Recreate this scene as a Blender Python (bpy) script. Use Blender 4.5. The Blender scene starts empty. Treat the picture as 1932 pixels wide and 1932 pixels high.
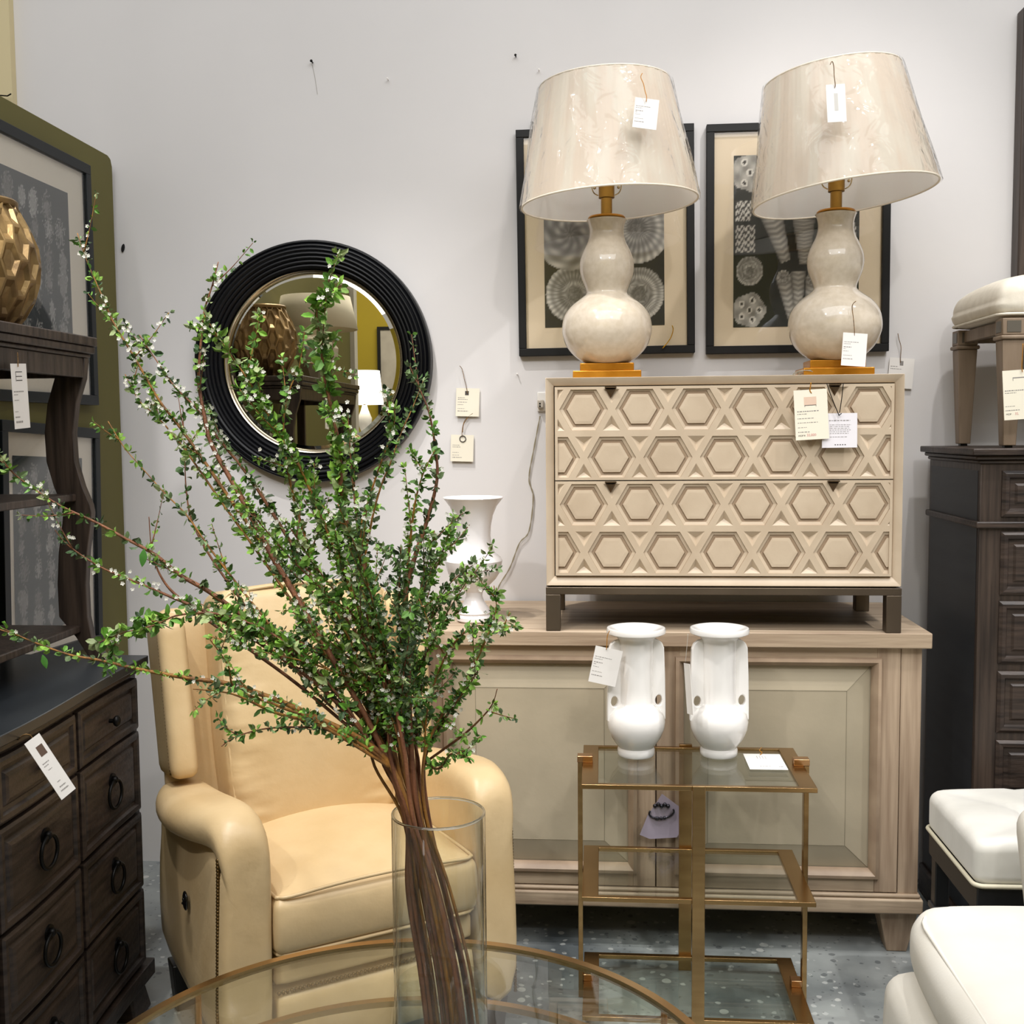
import bpy, bmesh, math, random
from mathutils import Vector, Matrix
R = math.radians
random.seed(7)
scn = bpy.context.scene
col = scn.collection

# ---------------------------------------------------------------- camera
F_PX, YAW, PITCH, ROLL = 2100.0, R(4.6), R(4.2), 0.008
CAM = Vector((0, -3.6, 1.46))
_f = Vector((-math.sin(YAW) * math.cos(PITCH), math.cos(YAW) * math.cos(PITCH), -math.sin(PITCH)))
_h = Vector((math.cos(YAW), math.sin(YAW), 0))
_u = _h.cross(_f)
_r = _h * math.cos(ROLL) - _u * math.sin(ROLL)
_u = _r.cross(_f)
cd = bpy.data.cameras.new('camera')
cam = bpy.data.objects.new('camera', cd)
col.objects.link(cam)
cam.matrix_world = Matrix.Translation(CAM) @ Matrix((_r, _u, -_f)).transposed().to_4x4()
cd.sensor_width = 36
cd.lens = F_PX / 1932 * 36
cd.clip_start = 0.05
scn.camera = cam

def at(px, py, y=None, x=None, z=None):
    "where the line of sight through a photo pixel meets one world plane"
    d = _f + _r * ((px - 966) / F_PX) - _u * ((py - 966) / F_PX)
    if y is not None: t = (y - CAM.y) / d.y
    elif x is not None: t = (x - CAM.x) / d.x
    else: t = (z - CAM.z) / d.z
    return CAM + d * t

# ---------------------------------------------------------------- world, exposure, shop ceiling spots and added fill lights
w = bpy.data.worlds.new('shop'); scn.world = w; w.use_nodes = True
w.node_tree.nodes['Background'].inputs[0].default_value = (1.0, 0.98, 0.98, 1)
w.node_tree.nodes['Background'].inputs[1].default_value = 0.40
scn.view_settings.view_transform = 'Standard'
scn.view_settings.look = 'None'
scn.view_settings.exposure = 0.12
scn.view_settings.gamma = 1.0
scn.view_settings.use_curve_mapping = False
scn.cycles.max_bounces = 10
scn.cycles.transparent_max_bounces = 24
scn.cycles.caustics_reflective = False
scn.cycles.caustics_refractive = False
scn.cycles.sample_clamp_indirect = 6

def spot(loc, target, power, size=60, soft=0.05, color=(1, 0.95, 0.88), blend=0.6):
    l = bpy.data.lights.new('ceiling_and_fill_spot', 'SPOT')
    l.energy = power; l.spot_size = R(size); l.spot_blend = blend; l.shadow_soft_size = soft; l.color = color
    o = bpy.data.objects.new('ceiling_and_fill_spot_light', l); col.objects.link(o)
    o.location = loc
    o.rotation_euler = (Vector(target) - Vector(loc)).to_track_quat('-Z', 'Y').to_euler()
    return o
def area(loc, target, power, sx, sy, color=(1, 0.97, 0.93)):
    l = bpy.data.lights.new('fill_panel', 'AREA'); l.shape = 'RECTANGLE'; l.size = sx; l.size_y = sy
    l.energy = power; l.color = color
    o = bpy.data.objects.new('fill_panel_light', l); col.objects.link(o)
    o.location = loc
    o.rotation_euler = (Vector(target) - Vector(loc)).to_track_quat('-Z', 'Y').to_euler()
    return o
spot((1.15, -1.35, 4.1), (.45, -.25, .8), 95, 56, .035, (1, .975, .95))
spot((-1.15, -1.6, 4.1), (-.45, -.5, .5), 165, 48, .035, (1, .975, .95))
spot((2.35, -1.7, 4.1), (1.30, -.85, .7), 175, 46, .035, (1, .975, .95))
spot((.35, -2.2, 4.1), (-.45, -1.25, .4), 30, 50, .04, (1, .965, .92))
spot((1.3, -3.0, 4.1), (.85, -1.3, .4), 42, 50, .04, (1, .975, .95))
spot((.9, -4.3, 3.9), (.75, -.5, 1.15), 82, 60, .06, (1, .97, .94))  # added front fill that brightens the drawer fronts and stool
spot((-1.75, -3.9, 3.9), (-.8, -1.0, .5), 130, 55, .06, (1, .97, .94))  # added from the left to brighten the armchair side
spot((-1.25, -2.7, 4.1), (-1.02, -1.0, .2), 130, 40, .04, (1, .965, .92))  # extra spot added for the dim armchair side and floor gap
area((0.3, -3.4, 4.2), (.2, -.8, .6), 108, 4.5, 2.5, (.97, .985, 1))  # broad soft fill, added; stands for no real ceiling panel
area((-1.2, -5.2, 3.6), (-2.2, -7, 1.4), 60, 2, 1)  # added only to light the mustard rear wall
spot((-.95, -1.15, 4.1), (-.38, -.36, .9), 150, 22, .03, (1, .975, .94))  # extra narrow spot, added to lift the sideboard top
# ---------------------------------------------------------------- materials
def lin(c):
    if isinstance(c, str): c = [int(c[i:i+2], 16) for i in (0, 2, 4)]
    o = []
    for v in c[:3]:
        v /= 255.0
        o.append(v / 12.92 if v <= 0.04045 else ((v + 0.055) / 1.055) ** 2.4)
    return (*o, 1)
MATS = {}
def mat(name, c, rough=0.5, metal=0.0, c2=None, ns=(20, 20, 20), detail=4, bump=0.0, bs=None, coat=0.0, spec=0.5, trans=0, lo=0.35, hi=0.65, sheen=0):
    if name in MATS: return MATS[name]
    m = bpy.data.materials.new(name); m.use_nodes = True; nt = m.node_tree; b = nt.nodes['Principled BSDF']
    b.inputs['Base Color'].default_value = lin(c)
    b.inputs['Roughness'].default_value = rough
    b.inputs['Metallic'].default_value = metal
    b.inputs['Specular IOR Level'].default_value = spec
    if coat: b.inputs['Coat Weight'].default_value = coat; b.inputs['Coat Roughness'].default_value = 0.08
    if sheen: b.inputs['Sheen Weight'].default_value = sheen
    if trans: b.inputs['Transmission Weight'].default_value = trans
    if c2 is not None or bump:
        tc = nt.nodes.new('ShaderNodeTexCoord')
        mp = nt.nodes.new('ShaderNodeMapping'); mp.inputs['Scale'].default_value = ns if isinstance(ns, tuple) else (ns,) * 3
        no = nt.nodes.new('ShaderNodeTexNoise'); no.inputs['Scale'].default_value = 1; no.inputs['Detail'].default_value = detail
        nt.links.new(tc.outputs['Object'], mp.inputs[0]); nt.links.new(mp.outputs[0], no.inputs['Vector'])
        if c2 is not None:
            cr = nt.nodes.new('ShaderNodeValToRGB')
            cr.color_ramp.elements[0].position = lo; cr.color_ramp.elements[1].position = hi
            cr.color_ramp.elements[0].color = lin(c); cr.color_ramp.elements[1].color = lin(c2)
            nt.links.new(no.outputs['Fac'], cr.inputs[0]); nt.links.new(cr.outputs[0], b.inputs['Base Color'])
        if bump:
            src = no
            if bs:
                mp2 = nt.nodes.new('ShaderNodeMapping'); mp2.inputs['Scale'].default_value = bs if isinstance(bs, tuple) else (bs,) * 3
                src = nt.nodes.new('ShaderNodeTexNoise'); src.inputs['Scale'].default_value = 1; src.inputs['Detail'].default_value = 3
                nt.links.new(tc.outputs['Object'], mp2.inputs[0]); nt.links.new(mp2.outputs[0], src.inputs['Vector'])
            bp = nt.nodes.new('ShaderNodeBump'); bp.inputs['Strength'].default_value = bump; bp.inputs['Distance'].default_value = 0.01
            nt.links.new(src.outputs['Fac'], bp.inputs['Height']); nt.links.new(bp.outputs[0], b.inputs['Normal'])
    MATS[name] = m
    return m
def thin_glass(name, tint=(1, 1, 1), rough=0.02, ior=1.45, bump=0, bs=30, boost=1.0):
    "a sheet of glass or film: transparent with a mirror share that grows at grazing angles"
    if name in MATS: return MATS[name]
    m = bpy.data.materials.new(name); m.use_nodes = True; nt = m.node_tree; nt.nodes.clear()
    out = nt.nodes.new('ShaderNodeOutputMaterial'); mx = nt.nodes.new('ShaderNodeMixShader')
    tr = nt.nodes.new('ShaderNodeBsdfTransparent'); tr.inputs[0].default_value = (*tint, 1)
    gl = nt.nodes.new('ShaderNodeBsdfGlossy'); gl.inputs['Roughness'].default_value = rough
    fr = nt.nodes.new('ShaderNodeFresnel'); fr.inputs[0].default_value = ior
    # the Fresnel node inverts the index on back faces; undo that so both faces of a pane reflect alike
    ge = nt.nodes.new('ShaderNodeNewGeometry'); mr = nt.nodes.new('ShaderNodeMapRange')
    mr.inputs['To Min'].default_value = ior; mr.inputs['To Max'].default_value = 1 / ior
    nt.links.new(ge.outputs['Backfacing'], mr.inputs['Value']); nt.links.new(mr.outputs[0], fr.inputs[0])
    ml = nt.nodes.new('ShaderNodeMath'); ml.operation = 'MULTIPLY'; ml.inputs[1].default_value = boost; ml.use_clamp = True
    nt.links.new(fr.outputs[0], ml.inputs[0]); nt.links.new(ml.outputs[0], mx.inputs[0])
    nt.links.new(tr.outputs[0], mx.inputs[1]); nt.links.new(gl.outputs[0], mx.inputs[2]); nt.links.new(mx.outputs[0], out.inputs[0])
    if bump:
        tc = nt.nodes.new('ShaderNodeTexCoord'); no = nt.nodes.new('ShaderNodeTexNoise'); no.inputs['Scale'].default_value = bs
        no.inputs['Detail'].default_value = 2; no.inputs['Distortion'].default_value = 1.2
        bp = nt.nodes.new('ShaderNodeBump'); bp.inputs['Strength'].default_value = bump; bp.inputs['Distance'].default_value = 0.01
        nt.links.new(tc.outputs['Object'], no.inputs['Vector']); nt.links.new(no.outputs['Fac'], bp.inputs['Height'])
        nt.links.new(bp.outputs[0], gl.inputs['Normal']); nt.links.new(bp.outputs[0], fr.inputs['Normal'])
    MATS[name] = m
    return m
def attr_mat(name, attr='paint', rough=0.6, spec=0.4, trans=0.0):
    if name in MATS: return MATS[name]
    m = bpy.data.materials.new(name); m.use_nodes = True; nt = m.node_tree; b = nt.nodes['Principled BSDF']
    a = nt.nodes.new('ShaderNodeAttribute'); a.attribute_name = attr
    nt.links.new(a.outputs['Color'], b.inputs['Base Color']); b.inputs['Roughness'].default_value = rough
    b.inputs['Specular IOR Level'].default_value = spec
    MATS[name] = m
    return m

# ---------------------------------------------------------------- mesh helpers
class MB:
    def __init__(s): s.v = []; s.f = []; s.mi = []; s.cur = 0
    def add(s, vs, fs):
        n = len(s.v); s.v += [Vector(v) for v in vs]
        for f in fs: s.f.append([i + n for i in f]); s.mi.append(s.cur)
        return s
    def box(s, x0, x1, y0, y1, z0, z1):
        return s.add([(x, y, z) for z in (z0, z1) for y in (y0, y1) for x in (x0, x1)],
                     [(0, 2, 3, 1), (4, 5, 7, 6), (0, 1, 5, 4), (2, 6, 7, 3), (0, 4, 6, 2), (1, 3, 7, 5)])
    def hexa(s, b, t):
        "frustum from four bottom and four top points (same order, counter-clockwise from above)"
        return s.add(list(b) + list(t), [(3, 2, 1, 0), (4, 5, 6, 7), (0, 1, 5, 4), (1, 2, 6, 5), (2, 3, 7, 6), (3, 0, 4, 7)])
    def loft(s, rings, close=True, cap=True):
        n = len(rings[0]); vs = [p for r in rings for p in r]; fs = []
        m = n if close else n - 1
        for k in range(len(rings) - 1):
            for i in range(m):
                j = (i + 1) % n
                fs.append((k * n + i, k * n + j, (k + 1) * n + j, (k + 1) * n + i))
        if cap and close:
            fs.append(tuple(reversed(range(n)))); fs.append(tuple(range((len(rings) - 1) * n, len(rings) * n)))
        return s.add(vs, fs)
    def lathe(s, prof, c=(0, 0, 0), n=48, close_ends=True, fn=None):
        rings = []
        for r, z in prof:
            ring = []
            for i in range(n):
                a = 2 * math.pi * i / n
                rr = r if fn is None else fn(r, z, a)
                ring.append((c[0] + rr * math.cos(a), c[1] + rr * math.sin(a), c[2] + z))
            rings.append(ring)
        return s.loft(rings, True, close_ends)
    def tube(s, pts, r, n=8, cap=True):
        pts = [Vector(p) for p in pts]
        rad = r if isinstance(r, (list, tuple)) else [r] * len(pts)
        rings = []; prev = None
        for i, p in enumerate(pts):
            t = (pts[min(i + 1, len(pts) - 1)] - pts[max(i - 1, 0)])
            if t.length < 1e-9: t = Vector((0, 0, 1))
            t.normalize()
            if prev is None:
                a = Vector((0, 0, 1)) if abs(t.z) < 0.9 else Vector((1, 0, 0))
                u = t.cross(a).normalized()
            else:
                u = (prev - t * prev.dot(t))
                u = u.normalized() if u.length > 1e-6 else t.orthogonal().normalized()
            prev = u; v = t.cross(u)
            rings.append([p + (u * math.cos(2 * math.pi * k / n) + v * math.sin(2 * math.pi * k / n)) * rad[i] for k in range(n)])
        return s.loft(rings, True, cap)
    def torus(s, c, r, t, axis='z', n=32, m=8):
        vs = []; fs = []
        for i in range(n):
            a = 2 * math.pi * i / n
            for j in range(m):
                b = 2 * math.pi * j / m
                q = (r + t * math.cos(b)); x, y, z = q * math.cos(a), q * math.sin(a), t * math.sin(b)
                if axis == 'y': x, y, z = x, z, y
                if axis == 'x': x, y, z = z, x, y
                vs.append((c[0] + x, c[1] + y, c[2] + z))
                fs.append((i * m + j, ((i + 1) % n) * m + j, ((i + 1) % n) * m + (j + 1) % m, i * m + (j + 1) % m))
        return s.add(vs, fs)
    def ball(s, c, r, n=10, m=6, sq=(1, 1, 1)):
        vs = [(c[0], c[1], c[2] - r * sq[2])]
        for j in range(1, m):
            b = math.pi * j / m - math.pi / 2
            for i in range(n):
                a = 2 * math.pi * i / n
                vs.append((c[0] + r * sq[0] * math.cos(b) * math.cos(a), c[1] + r * sq[1] * math.cos(b) * math.sin(a), c[2] + r * sq[2] * math.sin(b)))
        vs.append((c[0], c[1], c[2] + r * sq[2])); top = len(vs) - 1; fs = []
        for i in range(n):
            fs.append((0, 1 + (i + 1) % n, 1 + i)); fs.append((top, 1 + (m - 2) * n + i, 1 + (m - 2) * n + (i + 1) % n))
            for j in range(m - 2):
                a, b2 = 1 + j * n, 1 + (j + 1) * n
                fs.append((a + i, a + (i + 1) % n, b2 + (i + 1) % n, b2 + i))
        return s.add(vs, fs)
    def prism(s, poly, axis, a, b):
        "extrude a 2-D outline: axis 'y' puts it in xz, 'x' in yz, 'z' in xy"
        def P(p, t): return {'y': (p[0], t, p[1]), 'x': (t, p[0], p[1]), 'z': (p[0], p[1], t)}[axis]
        n = len(poly)
        return s.add([P(p, a) for p in poly] + [P(p, b) for p in poly],
                     [tuple(range(n)), tuple(range(2 * n - 1, n - 1, -1))] + [(i, i + n, (i + 1) % n + n, (i + 1) % n) for i in range(n)])
    def soft(s, c, half, r, n=12, fn=None):
        "rounded box, optionally bent by fn(Vector)->Vector in local coordinates"
        half = Vector(half); c = Vector(c)
        idx = {}; vs = []; fs = []
        def V(i, j, k):
            key = (i, j, k)
            if key in idx: return idx[key]
            p = Vector(((2 * i / n - 1), (2 * j / n - 1), (2 * k / n - 1)))
            p = Vector([math.copysign(1 - (1 - abs(a)) ** 1.35, a) if abs(a) < 1 else a for a in p])
            q = Vector((p.x * half.x, p.y * half.y, p.z * half.z))
            rr = min(r, half.x, half.y, half.z)
            inn = Vector([max(-(half[t] - rr), min(half[t] - rr, q[t])) for t in range(3)])
            d = q - inn
            if d.length > 1e-9: q = inn + d.normalized() * rr
            if fn: q = fn(q.copy())
            idx[key] = len(vs); vs.append(q + c); return idx[key]
        for a in range(n):
            for b in range(n):
                for e, rev in ((0, True), (n, False)):
                    qs = [[(a, b, e), (a + 1, b, e), (a + 1, b + 1, e), (a, b + 1, e)],
                          [(e, a, b), (e, a + 1, b), (e, a + 1, b + 1), (e, a, b + 1)],
                          [(b, e, a), (b, e, a + 1), (b + 1, e, a + 1), (b + 1, e, a)]]
                    for q in qs:
                        f = [V(*t) for t in q]
                        fs.append(f[::-1] if rev else f)
        return s.add(vs, fs)
    def rrect(s, hx, hy, z, r, t, c=(0, 0), n=6, m=6):
        "closed piping round a rounded rectangle"
        P = []
        for sx, sy, a0 in ((1, 1, 0), (-1, 1, 90), (-1, -1, 180), (1, -1, 270)):
            for k in range(n + 1):
                a = R(a0 + 90 * k / n); P.append((c[0] + sx * (hx - r) + r * math.cos(a), c[1] + sy * (hy - r) + r * math.sin(a), z))
        P.append(P[0]); return s.tube(P, t, m)
    def build(s, name, mats, parent=None, smooth=None, bevel=0, seg=2, mtx=None, solidify=0, subd=0, fix=True):
        me = bpy.data.meshes.new(name)
        me.from_pydata([tuple(mtx @ v) if mtx else tuple(v) for v in s.v], [], s.f)
        if not isinstance(mats, (list, tuple)): mats = [mats]
        for m in mats: me.materials.append(m)
        if len(mats) > 1: me.polygons.foreach_set('material_index', s.mi)
        if fix:
            bm = bmesh.new(); bm.from_mesh(me); bmesh.ops.recalc_face_normals(bm, faces=bm.faces); bm.to_mesh(me); bm.free()
        o = bpy.data.objects.new(name, me); col.objects.link(o)
        if parent: o.parent = parent
        if smooth is not None:
            me.shade_smooth()
            if smooth < 180: me.set_sharp_from_angle(angle=R(smooth))
        if solidify:
            md = o.modifiers.new('thick', 'SOLIDIFY'); md.thickness = solidify; md.offset = 0
        if subd:
            md = o.modifiers.new('sub', 'SUBSURF'); md.levels = md.render_levels = subd
        if bevel:
            md = o.modifiers.new('bevel', 'BEVEL'); md.width = bevel; md.segments = seg; md.limit_method = 'ANGLE'; md.angle_limit = R(35)
            md.harden_normals = False
            if smooth is None: me.shade_smooth(); me.set_sharp_from_angle(angle=R(50))
        return o
def thing(name, label, cat, loc=(0, 0, 0), rotz=0, group=None):
    o = bpy.data.objects.new(name, None); col.objects.link(o)
    o.empty_display_size = 0.05
    o.location = loc; o.rotation_euler = (0, 0, rotz); o['label'] = label; o['category'] = cat
    if group: o['group'] = group
    return o
def tag(o, label, cat, group=None, kind=None):
    o['label'] = label; o['category'] = cat
    if group: o['group'] = group
    if kind: o['kind'] = kind
    return o
def struct(o): o['kind'] = 'structure'; return o
def kids(o): return [c for c in bpy.data.objects if c.parent == o]
def copy_tree(o, parent=None):
    c = o.copy(); col.objects.link(c)
    if parent: c.parent = parent; c.matrix_parent_inverse = o.matrix_parent_inverse.copy()
    for ch in kids(o): copy_tree(ch, c)
    return c
def spline(pts, k=6):
    P = [Vector(p) for p in pts]; out = []
    for i in range(len(P) - 1):
        a, b, c, d = P[max(i - 1, 0)], P[i], P[i + 1], P[min(i + 2, len(P) - 1)]
        for j in range(k):
            t = j / k
            out.append(0.5 * ((2 * b) + (c - a) * t + (2 * a - 5 * b + 4 * c - d) * t * t + (3 * b - a - 3 * c + d) * t ** 3))
    out.append(P[-1])
    return out
def painted(name, w_, h_, nx, nz, fn, m, parent, mtx):
    "flat print: a fine sheet whose colour attribute holds the printed picture; fn(u, v) -> srgb 0..255"
    vs = []; fs = []; cs = []
    for j in range(nz + 1):
        for i in range(nx + 1):
            u, v = i / nx, j / nz
            vs.append(mtx @ Vector(((u - .5) * w_, 0, (v - .5) * h_)))
            cs += lin(fn(u, v))
    for j in range(nz):
        for i in range(nx):
            a = j * (nx + 1) + i
            fs.append((a, a + 1, a + nx + 2, a + nx + 1))
    me = bpy.data.meshes.new(name); me.from_pydata([tuple(v) for v in vs], [], fs)
    at_ = me.color_attributes.new('paint', 'FLOAT_COLOR', 'POINT'); at_.data.foreach_set('color', cs)
    me.materials.append(m)
    o = bpy.data.objects.new(name, me); col.objects.link(o); o.parent = parent
    return o

# palette
wood_light = mat('washed_oak', 'b8a28a', 0.55, c2='836c57', ns=(45, 45, 2.2), detail=8, lo=.32, hi=.72, bump=0.12, bs=(90, 90, 8))
wood_light_h = mat('washed_oak_across', 'bfab92', 0.55, c2='8f7963', ns=(2.2, 45, 45), detail=8, lo=.3, hi=.74, bump=0.12, bs=(8, 90, 90))
cream_paint = mat('carved_cream_lacquer', 'c6b49c', 0.42, c2='bba890', ns=(9, 9, 9), bump=0.03, bs=120)
parchment = mat('parchment_panel', 'b0a48d', 0.45, c2='a59a84', ns=(5, 5, 5), bump=0.04, bs=60)
bronze = mat('dull_bronze', '6b5f50', 0.42, 0.7, c2='5a4e42', ns=(3, 3, 3))
pull_m = mat('aged_brass_pull', '5e4c38', 0.4, 0.7)
brass = mat('brushed_champagne_brass', 'b8986a', 0.24, 1.0, c2='a5855a', ns=(4, 4, 40))
gold_leaf = mat('gold_leaf', 'cf8f2c', 0.3, 0.55, c2='b87818', ns=(12, 12, 12), bump=0.1, bs=60)
glaze = mat('ivory_crackle_glaze', 'd9ccb9', 0.1, c2='cfc1ac', ns=(60, 60, 60), coat=0.5)
white_cer = mat('white_ceramic', 'f1eeea', 0.14, coat=0.5)
white_matt = mat('white_urn_glaze', 'e4e1e1', 0.22, coat=0.25)
black_lac = mat('black_lacquer', '07080c', 0.36, coat=0.05, spec=.25)
black_frame = mat('black_frame_wood', '0c0b0a', 0.5, spec=.3)
mat_board = mat('cream_mat_board', 'ecd9bd', 0.9, bump=0.03, bs=200)
mat_board2 = mat('pale_mat_board', 'dfd6c6', 0.9, bump=0.03, bs=200)
paper = mat('tag_paper', 'e9e5e0', 0.7)
paper_cream = mat('cream_tag_paper', 'eae3d0', 0.7)
ink = mat('grey_print_ink', '8d8884', 0.8)
ink_dk = mat('dark_print_ink', '4a4542', 0.8)
ink_red = mat('faded_red_ink', 'd08a86', 0.8)
twine = mat('jute_twine', '8c6a3a', 0.8, c2='5b4222', ns=(200, 200, 200))
leather = mat('camel_leather', 'd3b98e', 0.38, c2='c9ad80', ns=(6, 6, 6), bump=0.10, bs=45, spec=0.45)
nail_m = mat('antique_nail_brass', '5a4524', 0.35, 0.8)
dark_wood = mat('dark_walnut', '43362e', 0.48, c2='201814', ns=(8, 8, 70), detail=8, bump=0.15, bs=(20, 60, 120))
dark_wood_v = mat('dark_walnut_upright', '483b32', 0.48, c2='261d18', ns=(60, 60, 3), detail=8, bump=0.15, bs=(90, 90, 10))
dark_top = mat('slate_painted_top', '2b2f33', 0.3, c2='22262a', ns=(3, 3, 3))
dark_metal = mat('blackened_iron', '1b1a19', 0.4, 0.8)
glass_sheet = thin_glass('clear_sheet_glass', (0.985, 0.985, 0.98), 0.01, 1.5)
# ================================================================ the setting
def floor_mat():
    m = bpy.data.materials.new('terrazzo'); m.use_nodes = True; nt = m.node_tree; b = nt.nodes['Principled BSDF']; L = nt.links.new
    tc = nt.nodes.new('ShaderNodeTexCoord')
    n1 = nt.nodes.new('ShaderNodeTexNoise'); n1.inputs['Scale'].default_value = 2.2; n1.inputs['Detail'].default_value = 6; L(tc.outputs['Object'], n1.inputs['Vector'])
    cr = nt.nodes.new('ShaderNodeValToRGB'); cr.color_ramp.elements[0].position = .36; cr.color_ramp.elements[1].position = .62
    cr.color_ramp.elements[0].color = lin('5b6164'); cr.color_ramp.elements[1].color = lin('a9adab'); L(n1.outputs[0], cr.inputs[0])
    last = cr.outputs[0]
    for sc, th, c, seed in ((38, .16, 'c9cbc8', 0), (26, .13, '41464a', 3.3), (60, .13, '4b5052', 9.7), (14, .10, 'd4d4cf', 5.2)):
        mp = nt.nodes.new('ShaderNodeMapping'); mp.inputs['Location'].default_value = (seed, seed * .7, 0); L(tc.outputs['Object'], mp.inputs[0])
        nz = nt.nodes.new('ShaderNodeTexNoise'); nz.inputs['Scale'].default_value = sc * 1.6; L(mp.outputs[0], nz.inputs['Vector'])
        ad = nt.nodes.new('ShaderNodeMixRGB'); ad.inputs[0].default_value = .012; L(mp.outputs[0], ad.inputs[1]); L(nz.outputs['Color'], ad.inputs[2])
        vo = nt.nodes.new('ShaderNodeTexVoronoi'); vo.inputs['Scale'].default_value = sc; L(ad.outputs[0], vo.inputs['Vector'])
        lt = nt.nodes.new('ShaderNodeMath'); lt.operation = 'LESS_THAN'; lt.inputs[1].default_value = th * 1.7; L(vo.outputs['Distance'], lt.inputs[0])
        sp = nt.nodes.new('ShaderNodeSeparateColor'); L(vo.outputs['Color'], sp.inputs[0])
        l2 = nt.nodes.new('ShaderNodeMath'); l2.operation = 'LESS_THAN'; l2.inputs[1].default_value = .38; L(sp.outputs[0], l2.inputs[0])
        mu = nt.nodes.new('ShaderNodeMath'); mu.operation = 'MULTIPLY'; L(lt.outputs[0], mu.inputs[0]); L(l2.outputs[0], mu.inputs[1])
        m2 = nt.nodes.new('ShaderNodeMath'); m2.operation = 'MULTIPLY'; m2.inputs[1].default_value = .55; L(mu.outputs[0], m2.inputs[0])
        mx = nt.nodes.new('ShaderNodeMixRGB'); mx.inputs[2].default_value = lin(c); L(m2.outputs[0], mx.inputs[0]); L(last, mx.inputs[1]); last = mx.outputs[0]
    L(last, b.inputs['Base Color']); b.inputs['Roughness'].default_value = .38
    return m
wall_m = mat('white_plaster_wall', 'dfdcdb', 0.85, c2='d9d6d5', ns=(1.2, 1.2, 1.2), bump=0.05, bs=14)
olive_m = mat('olive_painted_board', '66602c', 0.7, c2='605a2a', ns=(2, 2, 2))
struct(MB().box(-6, 6, -7, 0, -.05, 0).build('floor', floor_mat()))
struct(MB().box(-6, 6, 0, .12, 0, 3.7).build('wall_back', wall_m))
XP = -1.58                                   # face of the olive partition on the left
zt = at(198, 290, x=XP).z
pw = MB()
pw.prism([(-3.42, 0), (-.03, 0), (-.03, zt - .03), (-.04, zt - .008), (-.06, zt), (-3.42, zt)], 'x', XP - .05, XP)
struct(pw.build('wall_left', olive_m, bevel=.002))
struct(MB().box(XP - .07, XP + .03, -3.5, -3.42, 0, zt + .06).build('trim_1', mat('white_trim', 'cfc9bd', .5), bevel=.003))
struct(MB().box(-6, at(20, 100, y=-.03).x, -.03, -.001, 0, 3.7).build('trim_2', mat('cream_wall_panel', 'd8c9a0', .8)))
yellow = mat('mustard_wall', 'a08c1a', .75, c2='98841a', ns=(2, 2, 2))
struct(MB().box(-6, 6, -7.1, -7, 0, 3.7).build('wall_rear', yellow))

# small fixings left in the wall
def nail(px, py, r, label, name='wall_nail', m=None):
    p = at(px, py, y=-.006)
    t = MB(); t.tube([(0, .0055, 0), (0, -.012, 0)], r * .55, 8); t.ball((0, -.012, 0), r, 10, 6, (1, .5, 1))
    o = t.build(name, m or dark_metal, smooth=60); o.location = p; tag(o, label, 'nail'); return o
n_white = mat('white_wall_plug', 'efebe6', .5)
nail(589, 117, .0045, 'bare nail high in the white wall above the round mirror')
nail(973, 106, .004, 'small nail in the wall above the left framed print')
nail(1017, 133, .003, 'tiny white pin between the nail and the left lamp shade', 'wall_pin', n_white)
nail(1004, 233, .004, 'small hook nail at the top edge of the left framed print')
nail(976, 706, .003, 'tiny white pin under the lower left corner of the left framed print', 'wall_pin', n_white)
nail(732, 150, .003, 'faint white filled pin hole in the wall between the two upper nails', 'wall_pin', n_white)
sc0 = at(589, 122, y=-.001)
o = MB().tube(spline([at(589, 122, y=-.001) - sc0, at(594, 145, y=-.001) - sc0, at(599, 178, y=-.001) - sc0], 4), .0007, 5).build('wall_scratch', mat('grey_scratch', 'aaa69f', .9))
o.location = sc0; tag(o, 'thin grey scratch running down from the nail above the mirror', 'scratch')
p = at(232, 468, y=-.004)
o = MB().ball((0, 0, 0), .014, 12, 8, (.42, .25, 1)).build('wall_hole', mat('black_hole', '0a0a0a', .9), smooth=180)
o.location = p; o.rotation_euler = (0, R(12), 0); tag(o, 'dark oval gouge in the wall beside the olive partition', 'hole')
pts = [at(0, 180, y=-.05), at(14, 181, y=-.05), at(21, 177, y=-.05)]
tag(MB().tube(pts, .0022, 6).build('wall_hook', dark_metal, smooth=60), 'thin wire hook sticking out above the olive partition', 'hook')

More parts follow.
